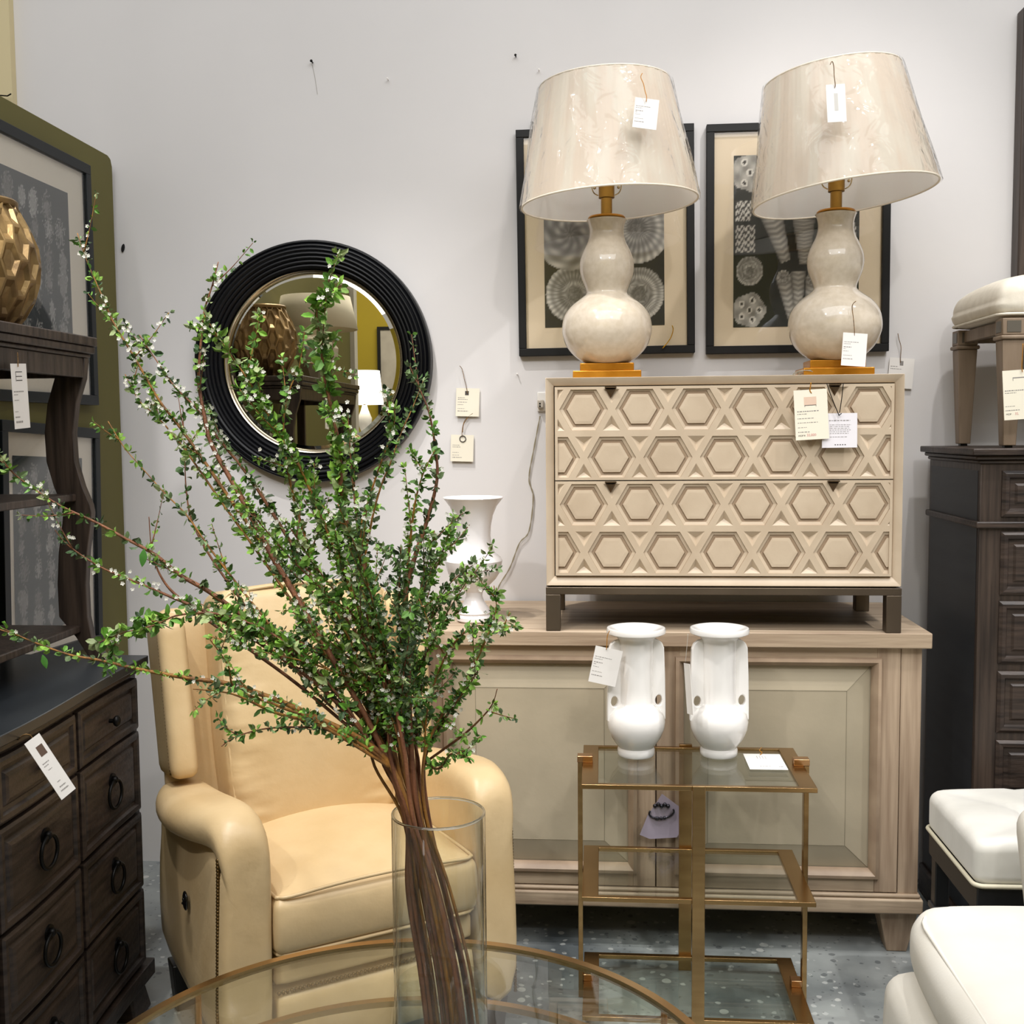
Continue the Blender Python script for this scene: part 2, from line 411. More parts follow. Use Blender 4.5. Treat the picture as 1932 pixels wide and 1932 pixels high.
# ---------------------------------------------------------------- prints
art_m = attr_mat('printed_art', rough=.75)
def rib(u, v, cx, cy, r, asp, n, sw=0, seed=0):
    dx, dy = (u - cx) * asp, v - cy
    d = math.hypot(dx, dy)
    if d > r: return None
    a = math.atan2(dy, dx); t = d / r
    s = .5 + .5 * math.sin(n * a + sw * t * 6 + seed)
    sp = .5 + .5 * math.sin(a + 9 * t ** .7 + seed)
    return 95 + 110 * (.45 * s + .35 * sp + .2 * t) * (0.75 + .25 * math.sin(t * 22)) * (.35 + .65 * min(1, t * 3))
def art_shells(shapes, bg, asp):
    def fn(u, v):
        k = None
        for sh in shapes:
            kind = sh[0]
            if kind == 'disc':
                q = rib(u, v, sh[1], sh[2], sh[3], asp, sh[4], sh[5], sh[1] * 9)
            elif kind == 'tube':
                _, x0, y0, x1, y1, wd, n = sh
                dx, dy = (x1 - x0) * asp, y1 - y0; L = math.hypot(dx, dy)
                px, py = (u - x0) * asp, v - y0; t = (px * dx + py * dy) / L / L; dd = abs(px * dy - py * dx) / L
                q = None
                ww = wd * (1 - .55 * max(0, min(1, t)))
                if 0 <= t <= 1 and dd < ww: q = 90 + 95 * (1 - (dd / ww) ** 2) ** .5 * (.7 + .3 * math.sin(n * t * 6.28 + 3 * dd / ww))
            elif kind == 'cell':
                _, cx, cy, r, rr, n = sh; q = None
                dx, dy = (u - cx) * asp, v - cy; d = math.hypot(dx, dy)
                if d < r * (1 + .06 * math.cos(5 * math.atan2(dy, dx))):
                    q = 150 + 25 * math.sin(60 * dx) * math.sin(60 * dy)
                    for i in range(n):
                        a = 6.283 * i / max(1, n - 1); ox, oy = (0, 0) if i == n - 1 else (rr * math.cos(a), rr * math.sin(a))
                        e = math.hypot(dx - ox, dy - oy) / (r * .2)
                        if e < .5: q = 60
                        elif e < 1: q = 205
            elif kind == 'net':
                _, x0, y0, x1, y1 = sh; q = None
                if x0 < u < x1 and y0 < v < y1:
                    q = 190 if (math.sin((v - y0) * 160 + 6 * abs(math.sin((u - x0) / (x1 - x0) * 9.4))) > .1) else 70
            if q is not None: k = q
        if k is None: return bg
        k = min(235, 60 + (k - 60) * 1.25); return (k * .98, k * .96, k * .92)
    return fn
def art_growth(seed, bg, n=34):
    rnd = random.Random(seed); sh = []
    for i in range(n):
        c, r_ = i % 5, i // 5
        sh.append((.12 + .19 * c + rnd.uniform(-.03, .03), .07 + .135 * r_ + rnd.uniform(-.02, .02), rnd.uniform(.045, .085), rnd.randint(3, 9), rnd.uniform(0, 6), rnd.uniform(.3, .8), rnd.uniform(100, 150)))
    def fn(u, v):
        k = None
        for cx, cy, r, n_, ph, lob, br in sh:
            dx, dy = (u - cx) * .95, (v - cy) * .8; d = math.hypot(dx, dy); a = math.atan2(dy, dx) + .7 * math.sin(d * 70 + ph) + .3 * math.sin(v * 90 + ph)
            lim = r * (1 - lob * .5 + lob * .5 * math.cos(n_ * a + ph))
            if d < lim: k = br + 35 * math.sin(n_ * 3 * a + d * 200) * (d / r)
        return bg if k is None else (k, k, k * .98)
    return fn
def framed(name, corners_px, plane, fw, depth, mat_w, frame_m, board_m, art, label, art_rect=None, glass=True, n=(96, 120)):
    "corners_px: TL TR BR BL of the frame front on the plane ('y', value) or ('x', value)"
    P = [at(*c, **{plane[0]: plane[1]}) for c in corners_px]
    c = sum(P, Vector()) / 4
    ux = ((P[1] - P[0]) + (P[2] - P[3])) / 2; W = ux.length; ux.normalize()
    uz = ((P[0] - P[3]) + (P[1] - P[2])) / 2; H = uz.length
    uy = uz.cross(ux).normalized(); uz = ux.cross(uy) * -1
    if uz.z < 0: uz = -uz
    uy = uz.cross(ux).normalized()          # into the wall
    rot = Matrix((ux, uy, uz)).transposed().to_4x4()
    t = thing(name, label, 'framed print'); t.matrix_world = Matrix.Translation(c) @ rot
    f = MB()
    a, b = W / 2, H / 2
    for (x0, x1, z0, z1) in ((-a, a, b - fw, b), (-a, a, -b, -b + fw)): f.box(x0, x1, 0, depth, z0, z1)
    for (x0, x1) in ((-a, -a + fw), (a - fw, a)): f.box(x0, x1, 0, depth, -b + fw, b - fw)
    f.build('frame', frame_m, t, bevel=.0015)
    MB().box(-a + fw, a - fw, depth * .55, depth * .75, -b + fw, b - fw).build('mat_board', board_m, t)
    if art_rect:
        Q = [rot.inverted() @ (at(*q, **{plane[0]: plane[1]}) - c) for q in art_rect]
        x0 = (Q[0].x + Q[3].x) / 2; x1 = (Q[1].x + Q[2].x) / 2; z1 = (Q[0].z + Q[1].z) / 2; z0 = (Q[2].z + Q[3].z) / 2
    else: x0, x1, z0, z1 = -a + fw + mat_w, a - fw - mat_w, -b + fw + mat_w, b - fw - mat_w
    painted('print', x1 - x0, z1 - z0, n[0], n[1], art, art_m, t, Matrix.Translation(((x0 + x1) / 2, depth * .55 - .0012, (z0 + z1) / 2)))
    MB().box(-a + fw * .8, a - fw * .8, depth * .22, depth * .3, -b + fw * .8, b - fw * .8).build('glass_pane', glass_sheet, t)
    return t
ammo = art_shells([('disc', .25, .20, .175, 34, .4), ('disc', .78, .19, .16, 50, .2), ('disc', .22, .56, .22, 9, 2), ('disc', .77, .58, .21, 26, 1.2),
                   ('disc', .25, .86, .13, 40, .5), ('disc', .78, .87, .12, 22, .5), ('disc', .5, .40, .07, 12, 1), ('disc', .5, .75, .06, 16, 1)], (38, 40, 44), .73)
framed('framed_print', [(970, 245), (1308, 232), (1313, 665), (982, 672)], ('y', -.03), .024, .028, .08, black_frame, mat_board, ammo,
       'black framed print of pale ribbed shell discs behind the left lamp', [(1024, 300), (1252, 292), (1255, 614), (1028, 616)])
coral = art_shells([('cell', .13, .10, .10, .06, 6), ('cell', .13, .90, .11, .07, 4), ('disc', .13, .33, .085, 40, .4), ('net', .02, .44, .17, .60), ('net', .80, .44, .97, .60),
                    ('tube', .30, .66, .42, .38, .07, 9), ('tube', .56, .62, .57, .36, .07, 12), ('tube', .40, .30, .47, .04, .05, 8), ('tube', .52, .32, .52, .02, .045, 10),
                    ('tube', .64, .28, .60, .02, .05, 9), ('disc', .40, .29, .04, 9, 0), ('disc', .64, .28, .04, 9, 0), ('cell', .86, .12, .12, .07, 6), ('disc', .86, .33, .08, 30, .4), ('disc', .5, .85, .12, 24, 1),
                    ('tube', .86, .95, .84, .66, .07, 9), ('net', .02, .62, .14, .74)], (36, 42, 40), .78)
framed('framed_print', [(1335, 235), (1687, 222), (1674, 663), (1331, 667)], ('y', -.03), .024, .028, .08, black_frame, mat_board, coral,
       'black framed print of pale coral and tube forms behind the right lamp', [(1387, 290), (1624, 286), (1622, 615), (1383, 615)])
slate_f = mat('slate_frame', '12171a', .45, spec=.3)
framed('framed_print', [(-165, 130), (178, 323), (181, 757), (-162, 757)], ('x', XP + .03), .03, .028, .1, slate_f, mat_board2, art_growth(3, (62, 66, 68)),
       'slate framed print of grey seaweed growths, upper one on the olive partition', [(8, 310), (138, 362), (147, 700), (9, 688)])
framed('framed_print', [(3, 802), (188, 800), (196, 1222), (14, 1262)], ('x', XP + .03), .03, .028, .1, slate_f, mat_board2, art_growth(9, (50, 58, 60), 35),
       'slate framed print of pale sea creatures, lower one near the wall corner', [(30, 862), (163, 862), (168, 1175), (42, 1195)])
framed('framed_print', [(-330, 800), (-12, 802), (0, 1262), (-310, 1330)], ('x', XP + .03), .03, .028, .1, slate_f, mat_board2, art_growth(12, (48, 56, 60), 35),
       'dark edge of a slate framed print behind the open dark hutch at the left border', None, n=(40, 50))

# ---------------------------------------------------------------- round mirror
c = at(594, 684, y=0); c.y = 0
ro = (at(817, 684, y=-.02).x - at(372, 684, y=-.02).x) / 2
mir = thing('round_mirror', 'large round mirror in a wide ridged black frame on the white wall', 'mirror', c)
prof = [(ro, 0), (ro, .030)]
ri = ro * .775
k = 7
for i in range(k):
    r0 = ro - (ro - ri) * i / k; r1 = ro - (ro - ri) * (i + 1) / k
    z = .040 + .012 * math.sin(math.pi * (i + .5) / k) - .012 * i / k
    prof += [(r0 - .0015, z - .002), (r0 - (r0 - r1) * .25, z + .001), (r0 - (r0 - r1) * .6, z + .0015), (r1 + .001, z - .002)]
prof += [(ri - .004, .024), (ri - .006, .012), (ri - .006, 0)]
fr = MB(); fr.lathe(prof, n=96, close_ends=False)
X90 = Matrix.Rotation(R(90), 4, 'X')
fr.build('frame', black_lac, mir, smooth=40, mtx=X90)
tr_ = MB(); tr_.lathe([(ri - .005, .014), (ri - .008, .026), (ri - .014, .024), (ri - .018, .012)], n=96, close_ends=False)
tr_.build('silver_fillet', mat('champagne_silver', 'cbbfa8', .18, 1.0), mir, smooth=60, mtx=X90)
gl = MB(); gl.lathe([(ri - .017, .012), (ri - .030, .0150), (.0001, .0150)], n=96, close_ends=False)
gl.build('mirror_glass', mat('mirror_silvering', 'e9e4d4', .0, 1.0), mir, smooth=5, mtx=X90)
# ================================================================ sideboard
YF = -.55                                     # its front face
xl = at(762, 1210, y=YF).x; xr = at(1737, 1300, y=YF + .02).x
SX0, SX1 = xl, xr
SZ = at(1300, 1191, y=YF).z                   # top height
sb = thing('sideboard', 'washed oak two door sideboard with pale faceted panels under the cream chest', 'sideboard', ((SX0 + SX1) / 2, YF, 0))
W2 = (SX1 - SX0) / 2
zb = at(1500, 1720, y=YF).z                   # underside of plinth
zp = at(1500, 1684, y=YF).z
D = -YF - .015
MB().box(-W2 - .02, W2 + .02, -.012, D, SZ - .042, SZ).build('top', wood_light_h, sb, bevel=.003)
m = MB()
m.box(-W2, -W2 + .055, .012, D, zp, SZ - .042); m.box(W2 - .055, W2, .012, D, zp, SZ - .042)
m.box(-W2 + .055, W2 - .055, .035, D, zp, SZ - .042)
m.build('body', wood_light, sb, bevel=.0015)
m = MB(); m.box(-W2 - .012, W2 + .012, -.004, D, zb, zp - .012); m.box(-W2 - .006, W2 + .006, .002, D, zp - .0118, zp)
m.build('plinth', wood_light_h, sb, bevel=.005)
for sx in (-1, 1):
    for yy in (.02, D - .12):
        a = sx * (W2 + .005); b = sx * (W2 - .10); c2 = sx * (W2 - .02); d2 = sx * (W2 - .075)
        x0, x1 = sorted((a, b)); u0, u1 = sorted((c2, d2))
        MB().hexa([(u0, yy + .015, 0), (u1, yy + .015, 0), (u1, yy + .075, 0), (u0, yy + .075, 0)],
                  [(x0, yy, zb - .0005), (x1, yy, zb - .0005), (x1, yy + .10, zb - .0005), (x0, yy + .10, zb - .0005)]).build('foot', wood_light, sb, bevel=.003)
cx = at(1238, 1450, y=YF).x - sb.location.x
zt_ = SZ - .0455; zd = zp + .003
for x0, x1 in ((-W2 + .057, cx - .0015), (cx + .0015, W2 - .057)):
    st = .062; y0 = .010
    dr = MB().box(x0, x1, .0332, .0347, zd, zt_).build('door', wood_light, sb)
    MB().box(x0, x0 + st, y0, .033, zd, zt_).build('door_stile', wood_light, dr, bevel=.001)
    MB().box(x1 - st, x1, y0, .033, zd, zt_).build('door_stile', wood_light, dr, bevel=.001)
    MB().box(x0 + st, x1 - st, y0, .033, zd, zd + st * .8).build('door_rail', wood_light_h, dr, bevel=.001)
    MB().box(x0 + st, x1 - st, y0, .033, zt_ - st * .62, zt_).build('door_rail', wood_light_h, dr, bevel=.001)
    # bolection moulding round the panel
    ax0, ax1, az0, az1 = x0 + st, x1 - st, zd + st * .8, zt_ - st * .62
    m = MB(); prof = [(-.012, y0), (-.010, y0 - .010), (-.001, y0 - .013), (.006, y0 - .006), (.012, y0 + .004), (.014, y0 + .014)]
    rings = []
    for off, yy in prof:
        rings.append([(ax0 + off, yy, az0 + off), (ax1 - off, yy, az0 + off), (ax1 - off, yy, az1 - off), (ax0 + off, yy, az1 - off)])
    m.loft(rings, True, False).build('moulding', mat('oak_moulding', 'a9937b', .5, c2='947e69', ns=(10, 10, 10)), dr, smooth=30)
    m = MB(); e = .0135; i1 = .080
    o_ = [(ax0 + e, y0 + .016, az0 + e), (ax1 - e, y0 + .016, az0 + e), (ax1 - e, y0 + .016, az1 - e), (ax0 + e, y0 + .016, az1 - e)]
    i_ = [(ax0 + i1, y0 + .001, az0 + i1), (ax1 - i1, y0 + .001, az0 + i1), (ax1 - i1, y0 + .001, az1 - i1), (ax0 + i1, y0 + .001, az1 - i1)]
    m.loft([o_, i_], True, True).build('faceted_panel', parchment, dr)
    m = MB(); q = .0004
    for k in range(4):
        m.tube([Vector(i_[k]) + Vector((0, -q, 0)), Vector(i_[(k + 1) % 4]) + Vector((0, -q, 0))], .0007, 4)
        m.tube([Vector(i_[k]) + Vector((0, -q, 0)), Vector(o_[k]) + Vector((0, -q, 0))], .0007, 4)
    m.build('panel_seam', mat('dark_seam', '8d8570', .8), dr)  # seam lines in a darker tone than the panel

# ================================================================ carved chest on metal stand
CY = at(1030, 1191, z=SZ).y + .003
CX0, CX1 = at(1030, 900, y=CY).x, at(1704, 900, y=CY).x
CZ1 = (at(1030, 713, y=CY).z + at(1706, 705, y=CY).z) / 2
CZ0 = (at(1200, 1105, y=CY).z + at(1600, 1107, y=CY).z) / 2
ch = thing('carved_chest', 'cream chest of two drawers carved with hexagons on a bronze stand', 'chest of drawers', ((CX0 + CX1) / 2, CY, SZ))
Wc = (CX1 - CX0) / 2; z0 = CZ0 - SZ; z1 = CZ1 - SZ; DC = .40
sl = .022
m = MB()
# mitred, inward sloping face frame
oo = [(-Wc, 0, z0), (Wc, 0, z0), (Wc, 0, z1), (-Wc, 0, z1)]
ii = [(-Wc + sl, .014, z0 + sl * 1.1), (Wc - sl, .014, z0 + sl * 1.1), (Wc - sl, .014, z1 - sl), (-Wc + sl, .014, z1 - sl)]
i2 = [(p[0], .05, p[2]) for p in ii]
bk = [(p[0], DC, p[2]) for p in oo]
m.loft([i2, ii, oo, bk], True, True).build('body', cream_paint, ch, bevel=.0015)
# gap shadow board behind the drawers is the body itself; drawer fronts:
dx0, dx1 = -Wc + sl + .003, Wc - sl - .003
dz0, dz1 = z0 + sl * 1.1 + .003, z1 - sl - .003
a_ = (at(1564, 777, y=CY).x - at(1144 - 43, 777, y=CY).x) / 4.42
a_ = 104.2 / 2100 * (3.6 + CY + .02) * 1.0
rowh = a_ * math.sqrt(3) / 2
def kagome(bm, x0, x1, z0, z1, cx0, cz0, seed):
    def ring_faces(r0, r1, g=False):
        n = len(r0)
        for i in range(n): bm.faces.new((r0[i], r0[(i + 1) % n], r1[(i + 1) % n], r1[i])).material_index = int(g)
    def poly(cx, cz, A, y, n, ph):
        Rr = A / math.cos(math.pi / n)
        return [bm.verts.new((cx + Rr * math.cos(ph + 2 * math.pi * k / n), y, cz + Rr * math.sin(ph + 2 * math.pi * k / n))) for k in range(n)]
    A = a_ / 2 * math.cos(math.pi / 6)
    T = a_ / 2 * math.tan(math.pi / 6) / 2
    for row in range(-1, 3):
        for c in range(-2, 10):
            cx = cx0 + c * a_ + (a_ / 2 if row % 2 else 0); cz = cz0 - row * rowh
            rs = [poly(cx, cz, q, y, 6, 0) for q, y in ((A, 0), (A - .0088, 0), (A - .0095, .004), (A - .0175, .0062), (A - .0182, .0085), (A - .0245, .0092), (A - .0262, .0042), (A - .034, .0035))]
            for q, (r0, r1) in enumerate(zip(rs, rs[1:])): ring_faces(r0, r1, q in (1, 3, 4, 5))
            bm.faces.new(rs[-1])
            for s, dz in ((1, 1), (-1, -1)):
                # triangles sit above-right and below-right of each hexagon's top/bottom edge
                tx, tz = cx + a_ / 2, cz + dz * T * 2
                ph = -math.pi / 2 + (0 if dz > 0 else math.pi)
                ts = [poly(tx, tz, q, y, 3, ph) for q, y in ((T, 0), (T - .0080, 0))]
                ring_faces(ts[0], ts[1])
                apex = bm.verts.new((tx, .011, tz - dz * .004))
                for i in range(3): bm.faces.new((ts[1][i], ts[1][(i + 1) % 3], apex))
    bmesh.ops.remove_doubles(bm, verts=bm.verts, dist=1e-5)
    for co, no in (((x0, 0, 0), (-1, 0, 0)), ((x1, 0, 0), (1, 0, 0)), ((0, 0, z0), (0, 0, -1)), ((0, 0, z1), (0, 0, 1))):
        geom = bm.verts[:] + bm.edges[:] + bm.faces[:]
        bmesh.ops.bisect_plane(bm, geom=geom, plane_co=co, plane_no=no, clear_outer=True)
zs = at(1370, 906, y=CY).z - SZ
hx = at(1101, 777, y=CY).x - ch.location.x
for k, (q0, q1) in enumerate(((zs + .0015, dz1), (dz0, zs - .0015))):
    bm = bmesh.new(); bd = .0075
    hc = (q0 + q1) / 2
    kagome(bm, dx0 + bd, dx1 - bd, q0 + bd, q1 - bd, hx, hc + rowh / 2, k)
    for v in bm.verts: v.co.y += .004
    def fbox(x0, x1, y0, y1, z0_, z1_):
        vs = [bm.verts.new(p) for p in [(x, y, z) for z in (z0_, z1_) for y in (y0, y1) for x in (x0, x1)]]
        for f in [(0, 2, 3, 1), (4, 5, 7, 6), (0, 1, 5, 4), (2, 6, 7, 3), (0, 4, 6, 2), (1, 3, 7, 5)]: bm.faces.new([vs[i] for i in f])
    fbox(dx0, dx0 + bd, .004, .03, q0, q1); fbox(dx1 - bd, dx1, .004, .03, q0, q1)
    fbox(dx0 + bd, dx1 - bd, .004, .03, q0, q0 + bd); fbox(dx0 + bd, dx1 - bd, .004, .03, q1 - bd, q1)
    fbox(dx0 + bd, dx1 - bd, .018, .03, q0 + bd, q1 - bd)
    me = bpy.data.meshes.new('drawer'); bm.to_mesh(me); bm.free(); me.materials.append(cream_paint); me.materials.append(mat('antique_glaze_in_grooves', 'a08a72', .5))
    dw = bpy.data.objects.new('drawer', me); col.objects.link(dw); dw.parent = ch
    for px in (1152, 1575):
        x = at(px, 740, y=CY).x - ch.location.x
        m = MB(); w_ = .0155
        m.box(x - w_, x + w_, -.008, .006, q1 - .004, q1 - .0005)
        m.add([(x - w_, .0035, q1 - .004), (x + w_, .0035, q1 - .004), (x, .0035, q1 - .032), (x - w_ * .6, -.004, q1 - .008), (x + w_ * .6, -.004, q1 - .008), (x, -.002, q1 - .022)],
              [(0, 1, 4, 3), (1, 2, 5, 4), (2, 0, 3, 5), (3, 4, 5)])
        m.build('pull', pull_m, dw)
m = MB(); rt = z0 - .0045; rb = rt - .020; lw = .040
m.box(-Wc - .002, Wc + .002, .0, .03, rb, rt); m.box(-Wc - .002, Wc + .002, DC - .03, DC, rb, rt)
m.box(-Wc - .002, -Wc + .028, .03, DC - .03, rb, rt); m.box(Wc - .028, Wc + .002, .03, DC - .03, rb, rt)
m.box(-Wc + .01, Wc - .01, .01, DC - .01, rt, z0)
m.build('stand_frame', bronze, ch, bevel=.0015)
for sx in (-1, 1):
    for y0, y1 in ((0, .04), (DC - .04, DC)):
        xa, xb = sorted((sx * (Wc + .002), sx * (Wc - lw + .002)))
        MB().box(xa, xb, y0, y1, .001, rb - .0003).build('leg', bronze, ch, bevel=.0015)

# ================================================================ gourd lamps
shade_m = mat('pleated_cream_fabric', 'faf3e2', .8, c2='f2e0cc', ns=(16, 16, .01), detail=2, lo=.44, hi=.56, bump=.08, bs=(160, 160, 1.5))
lining_m = mat('white_shade_lining', 'f6f5f4', .8)
def let_through(m, c, k):
    nt = m.node_tree; b = nt.nodes['Principled BSDF']; out = nt.nodes['Material Output']
    tr = nt.nodes.new('ShaderNodeBsdfTranslucent'); tr.inputs[0].default_value = lin(c); mx = nt.nodes.new('ShaderNodeMixShader'); mx.inputs[0].default_value = k
    nt.links.new(b.outputs[0], mx.inputs[1]); nt.links.new(tr.outputs[0], mx.inputs[2]); nt.links.new(mx.outputs[0], out.inputs[0])
let_through(shade_m, 'fff8ee', .65); let_through(lining_m, 'ffffff', .6)
film = thin_glass('clear_plastic_wrap', (1, 1, 1), .10, 1.36, bump=1.0, bs=16, boost=1.3)
def make_lamp(label, loc, tilt):
    t = thing('table_lamp', label, 'lamp', loc, 0, 'gourd lamps on the carved chest')
    s = .00158
    b = MB(); b.box(-.096, .096, -.07, .07, 0, .024); b.build('base_block', gold_leaf, t, bevel=.002)
    b = MB(); b.box(-.076, .076, -.055, .055, .0242, .046); b.build('base_block', gold_leaf, t, bevel=.002)
    body = [(.048, .0463), (.060, .048), (.088, .066), (.113, .095), (.1265, .130), (.128, .158), (.121, .190), (.102, .218), (.078, .238), (.061, .252), (.0585, .262),
            (.064, .280), (.073, .304), (.0775, .330), (.0755, .355), (.066, .382), (.055, .405), (.0495, .425), (.0485, .440), (.0505, .455), (.0545, .468), (.0550, .472), (.030, .4735), (.001, .4735)]
    ZC = .955                                   # body height factor
    body = [(r, .0463 + (z - .0463) * ZC) for r, z in body]; dz = -.0193
    sm = spline([(r, 0, z) for r, z in body], 3)
    MB().lathe([(max(.0008, p.x), p.z) for p in sm], n=64).build('body', glaze, t, smooth=60)
    MB().lathe([(.052, .474 + dz), (.053, .477 + dz), (.050, .481 + dz), (.018, .482 + dz)], n=40).build('collar', gold_leaf, t, smooth=40)
    m = MB(); m.lathe([(.016, .4825 + dz), (.016, .532 + dz), (.0225, .533 + dz), (.0225, .585 + dz), (.019, .588 + dz), (.019, .598 + dz)], n=28); m.build('socket', mat('socket_brass', 'a98040', .3, .9, c2='94702f', ns=(9, 9, 9)), t, smooth=30)
    m = MB()
    for sx in (-1, 1):
        pts = [(sx * .0235, 0, .521), (sx * .036, 0, .529), (sx * .042, 0, .547), (sx * .038, 0, .570), (sx * .046, 0, .64), (sx * .044, 0, .72), (sx * .022, 0, .79), (0, 0, .80)]
        m.tube(spline(pts, 4), .0018, 6)
        m.ball((sx * .034, 0, .543), .0045, 8, 6)
    m.build('harp', mat('harp_steel', 'c9b58a', .25, .9), t, smooth=60)
    # shade, tilted about the harp top
    H = .328; r0, r1 = .250, .184; zb0 = .497
    M_ = Matrix.Translation((0, 0, zb0 + .19)) @ Matrix.Rotation(tilt[0], 4, 'Y') @ Matrix.Rotation(tilt[1], 4, 'X') @ Matrix.Translation((0, 0, -.19))
    n = 288
    def pleat(r, z, a): return r + .0005 * math.sin(a * 96) + .0006 * math.sin(a * 31 + 1)
    def prof(off): return [(r0 + (r1 - r0) * k / 10 + off, H * k / 10) for k in range(11)]
    sh = MB(); sh.lathe(prof(0), n=n, close_ends=False, fn=pleat)
    so = sh.build('shade', shade_m, t, smooth=60, mtx=M_)
    MB().lathe([(r - .0028, z) for r, z in prof(0)], n=96, close_ends=False).build('shade_lining', lining_m, so, smooth=60, mtx=M_)
    rimm = mat('shade_rim_fabric', 'efe4d2', .7)
    m = MB(); m.torus((0, 0, 0), r0 - .001, .0028, n=96); m.build('bottom_rim', rimm, so, smooth=60, mtx=M_)
    m = MB(); m.torus((0, 0, H), r1 - .001, .0028, n=96); m.build('top_rim', rimm, so, smooth=60, mtx=M_)
    m = MB(); m.torus((0, 0, H - .01), .012, .002, n=16)
    for k in range(3):
        a = 2.1 * k + .4; m.tube([(.012 * math.cos(a), .012 * math.sin(a), H - .01), ((r1 - .003) * math.cos(a), (r1 - .003) * math.sin(a), H - .004)], .0016, 6)
    m.build('shade_spider', mat('spider_wire', 'c9b58a', .3, .8), so, smooth=60, mtx=M_)
    w_ = MB(); rnd = random.Random(int(loc[0] * 100))
    phs = [(rnd.uniform(0, 6.28), rnd.choice((5, 8, 11, 14, 19)), rnd.uniform(10, 50), rnd.uniform(.3, 1)) for _ in range(7)]
    def crinkle(r, z, a): return r + .0055 + .0026 * sum(q * math.sin(k * a + z * zz + ph) for ph, k, zz, q in phs) / 2.2
    w_.lathe([(r0 + (r1 - r0) * k / 36 + .001, H * k / 36 + .0) for k in range(37)], n=180, close_ends=False, fn=crinkle)
    w_.build('plastic_wrap', film, so, smooth=180, mtx=M_)
    return t
LY = CY + .19
l1 = at(1145, 706, y=LY); l2 = at(1572, 702, y=LY)
make_lamp('cream double gourd lamp on the left of the chest, film wrapped shade nearly level', (l1.x, LY, CZ1 + .0005), (R(-2.5), R(0)))
make_lamp('cream double gourd lamp on the right of the chest, shade tilted up rightward', (l2.x, LY - .01, CZ1 + .0005), (R(-6.5), R(-1)))
# coil of clear wire by the right lamp
p = at(1505, 690, y=LY - .02)
pts = [Vector((.02 * math.sin(t * 1.7) + .0035 * t - .01, .012 * math.cos(t * 2.1), .003 + .014 * abs(math.sin(t * 1.1)))) for t in [i * .35 for i in range(28)]]
o = MB().tube(spline(pts, 3), .0012, 5).build('clear_cord', mat('clear_pvc', 'd9d6c4', .1, trans=.5), smooth=60)
o.location = (p.x, p.y - .05, CZ1 + .0005); tag(o, 'small tangle of clear cord on the chest beside the right lamp base', 'cord')

# ================================================================ urn on the sideboard, cord and plug on the wall
u = at(895, 1172, z=SZ); s = (u - CAM).dot(_f) / F_PX
pr = [(.5, 0), (30, 0), (33, 3), (33, 9), (29, 14), (31, 17), (27, 26), (19, 38), (15.5, 48), (16.5, 56), (22, 62), (23.5, 64.5), (31, 70), (41, 80), (48, 91), (52, 104), (54, 115), (51, 121), (40, 130), (34, 145), (32, 162), (33, 180), (37, 200), (44, 217), (54, 230), (57, 233), (56, 234.5), (50, 231), (40, 218), (33, 200), (29, 180), (28, 160), (.5, 150)]
ur = MB(); ur.lathe([(r * s, z * s) for r, z in pr], n=64)
o = ur.build('white_urn', white_matt, smooth=28, mtx=Matrix.Rotation(R(0), 4, 'Y')); o.location = (u.x, u.y, SZ + .0005)
tag(o, 'white footed urn vase with flared rim at the left end of the sideboard top', 'vase')
MBp = MB()
cpx = [(1019, 785), (1007, 848), (998, 903), (1006, 938), (998, 1002), (980, 1025), (962, 1071), (940, 1109), (932, 1150)]
pts = spline([at(*q, y=-.008) for q in cpx], 8)
m = MB()
for ph in (0, math.pi):
    m.tube([p + Vector((math.cos(i * .9 + ph), 0, math.sin(i * .9 + ph))) * .0011 for i, p in enumerate(pts)], .0014, 5)
tag(m.build('power_cord', mat('twisted_grey_cord', '9a9078', .6), smooth=60), 'twisted grey power cord hanging down the wall between urn and chest', 'cord')
q = at(1019, 757, y=-.02)
t = thing('wall_socket', 'white wall socket with a plug half hidden behind the left side of the carved chest', 'socket', (q.x, 0, q.z))
MB().box(-.010, .035, -.012, -.001, -.032, .030).build('plate', mat('white_plastic', 'ece8e2', .35), t, bevel=.003)
MB().box(-.008, .012, -.030, -.0125, -.022, .004).build('plug', mat('grey_plug', 'b9b0a2', .4), t, bevel=.003)
m = MB(); m.tube([(0, -.031, -.008), (0, -.0305, -.008)], .003, 8); m.tube([(0, -.031, -.016), (0, -.0305, -.016)], .003, 8)
m.build('plug_pin', dark_metal, t)
# ================================================================ three tier brass cart
KY0 = -1.0
kx0, kx1 = at(1097, 1487, y=KY0).x, at(1543, 1487, y=KY0).x
zs3 = [at(1320, 1484, y=KY0).z, at(1320, 1698, y=KY0).z, .045]
KD = .335
ct = thing('tiered_cart', 'brass three tier table with glass shelves standing before the sideboard', 'side table', ((kx0 + kx1) / 2, KY0, 0))
Wk = (kx1 - kx0) / 2
cart_glass = thin_glass('pale_green_shelf_glass', (.945, .965, .945), .01, 1.5)
for z in zs3:
    t_ = .011; f = .040; g = .014
    m = MB()
    o_ = [(-Wk, 0), (Wk, 0), (Wk, KD), (-Wk, KD)]; i_ = [(-Wk + f, g), (Wk - f, g), (Wk - f, KD - g), (-Wk + f, KD - g)]
    rings = [[(x, y, z - t_) for x, y in i_], [(x, y, z - t_) for x, y in o_], [(x, y, z) for x, y in o_], [(x, y, z) for x, y in i_]]
    m.loft(rings + [rings[0]], True, False)
    fr = m.build('shelf_frame', brass, ct, bevel=.001)
    MB().box(-Wk + f - .004, Wk - f + .004, g - .004, KD - g + .004, z - .009, z - .003).build('glass_shelf', cart_glass, fr)
ym = KD * .56
xc = at(1318, 1500, y=KY0).x - ct.location.x
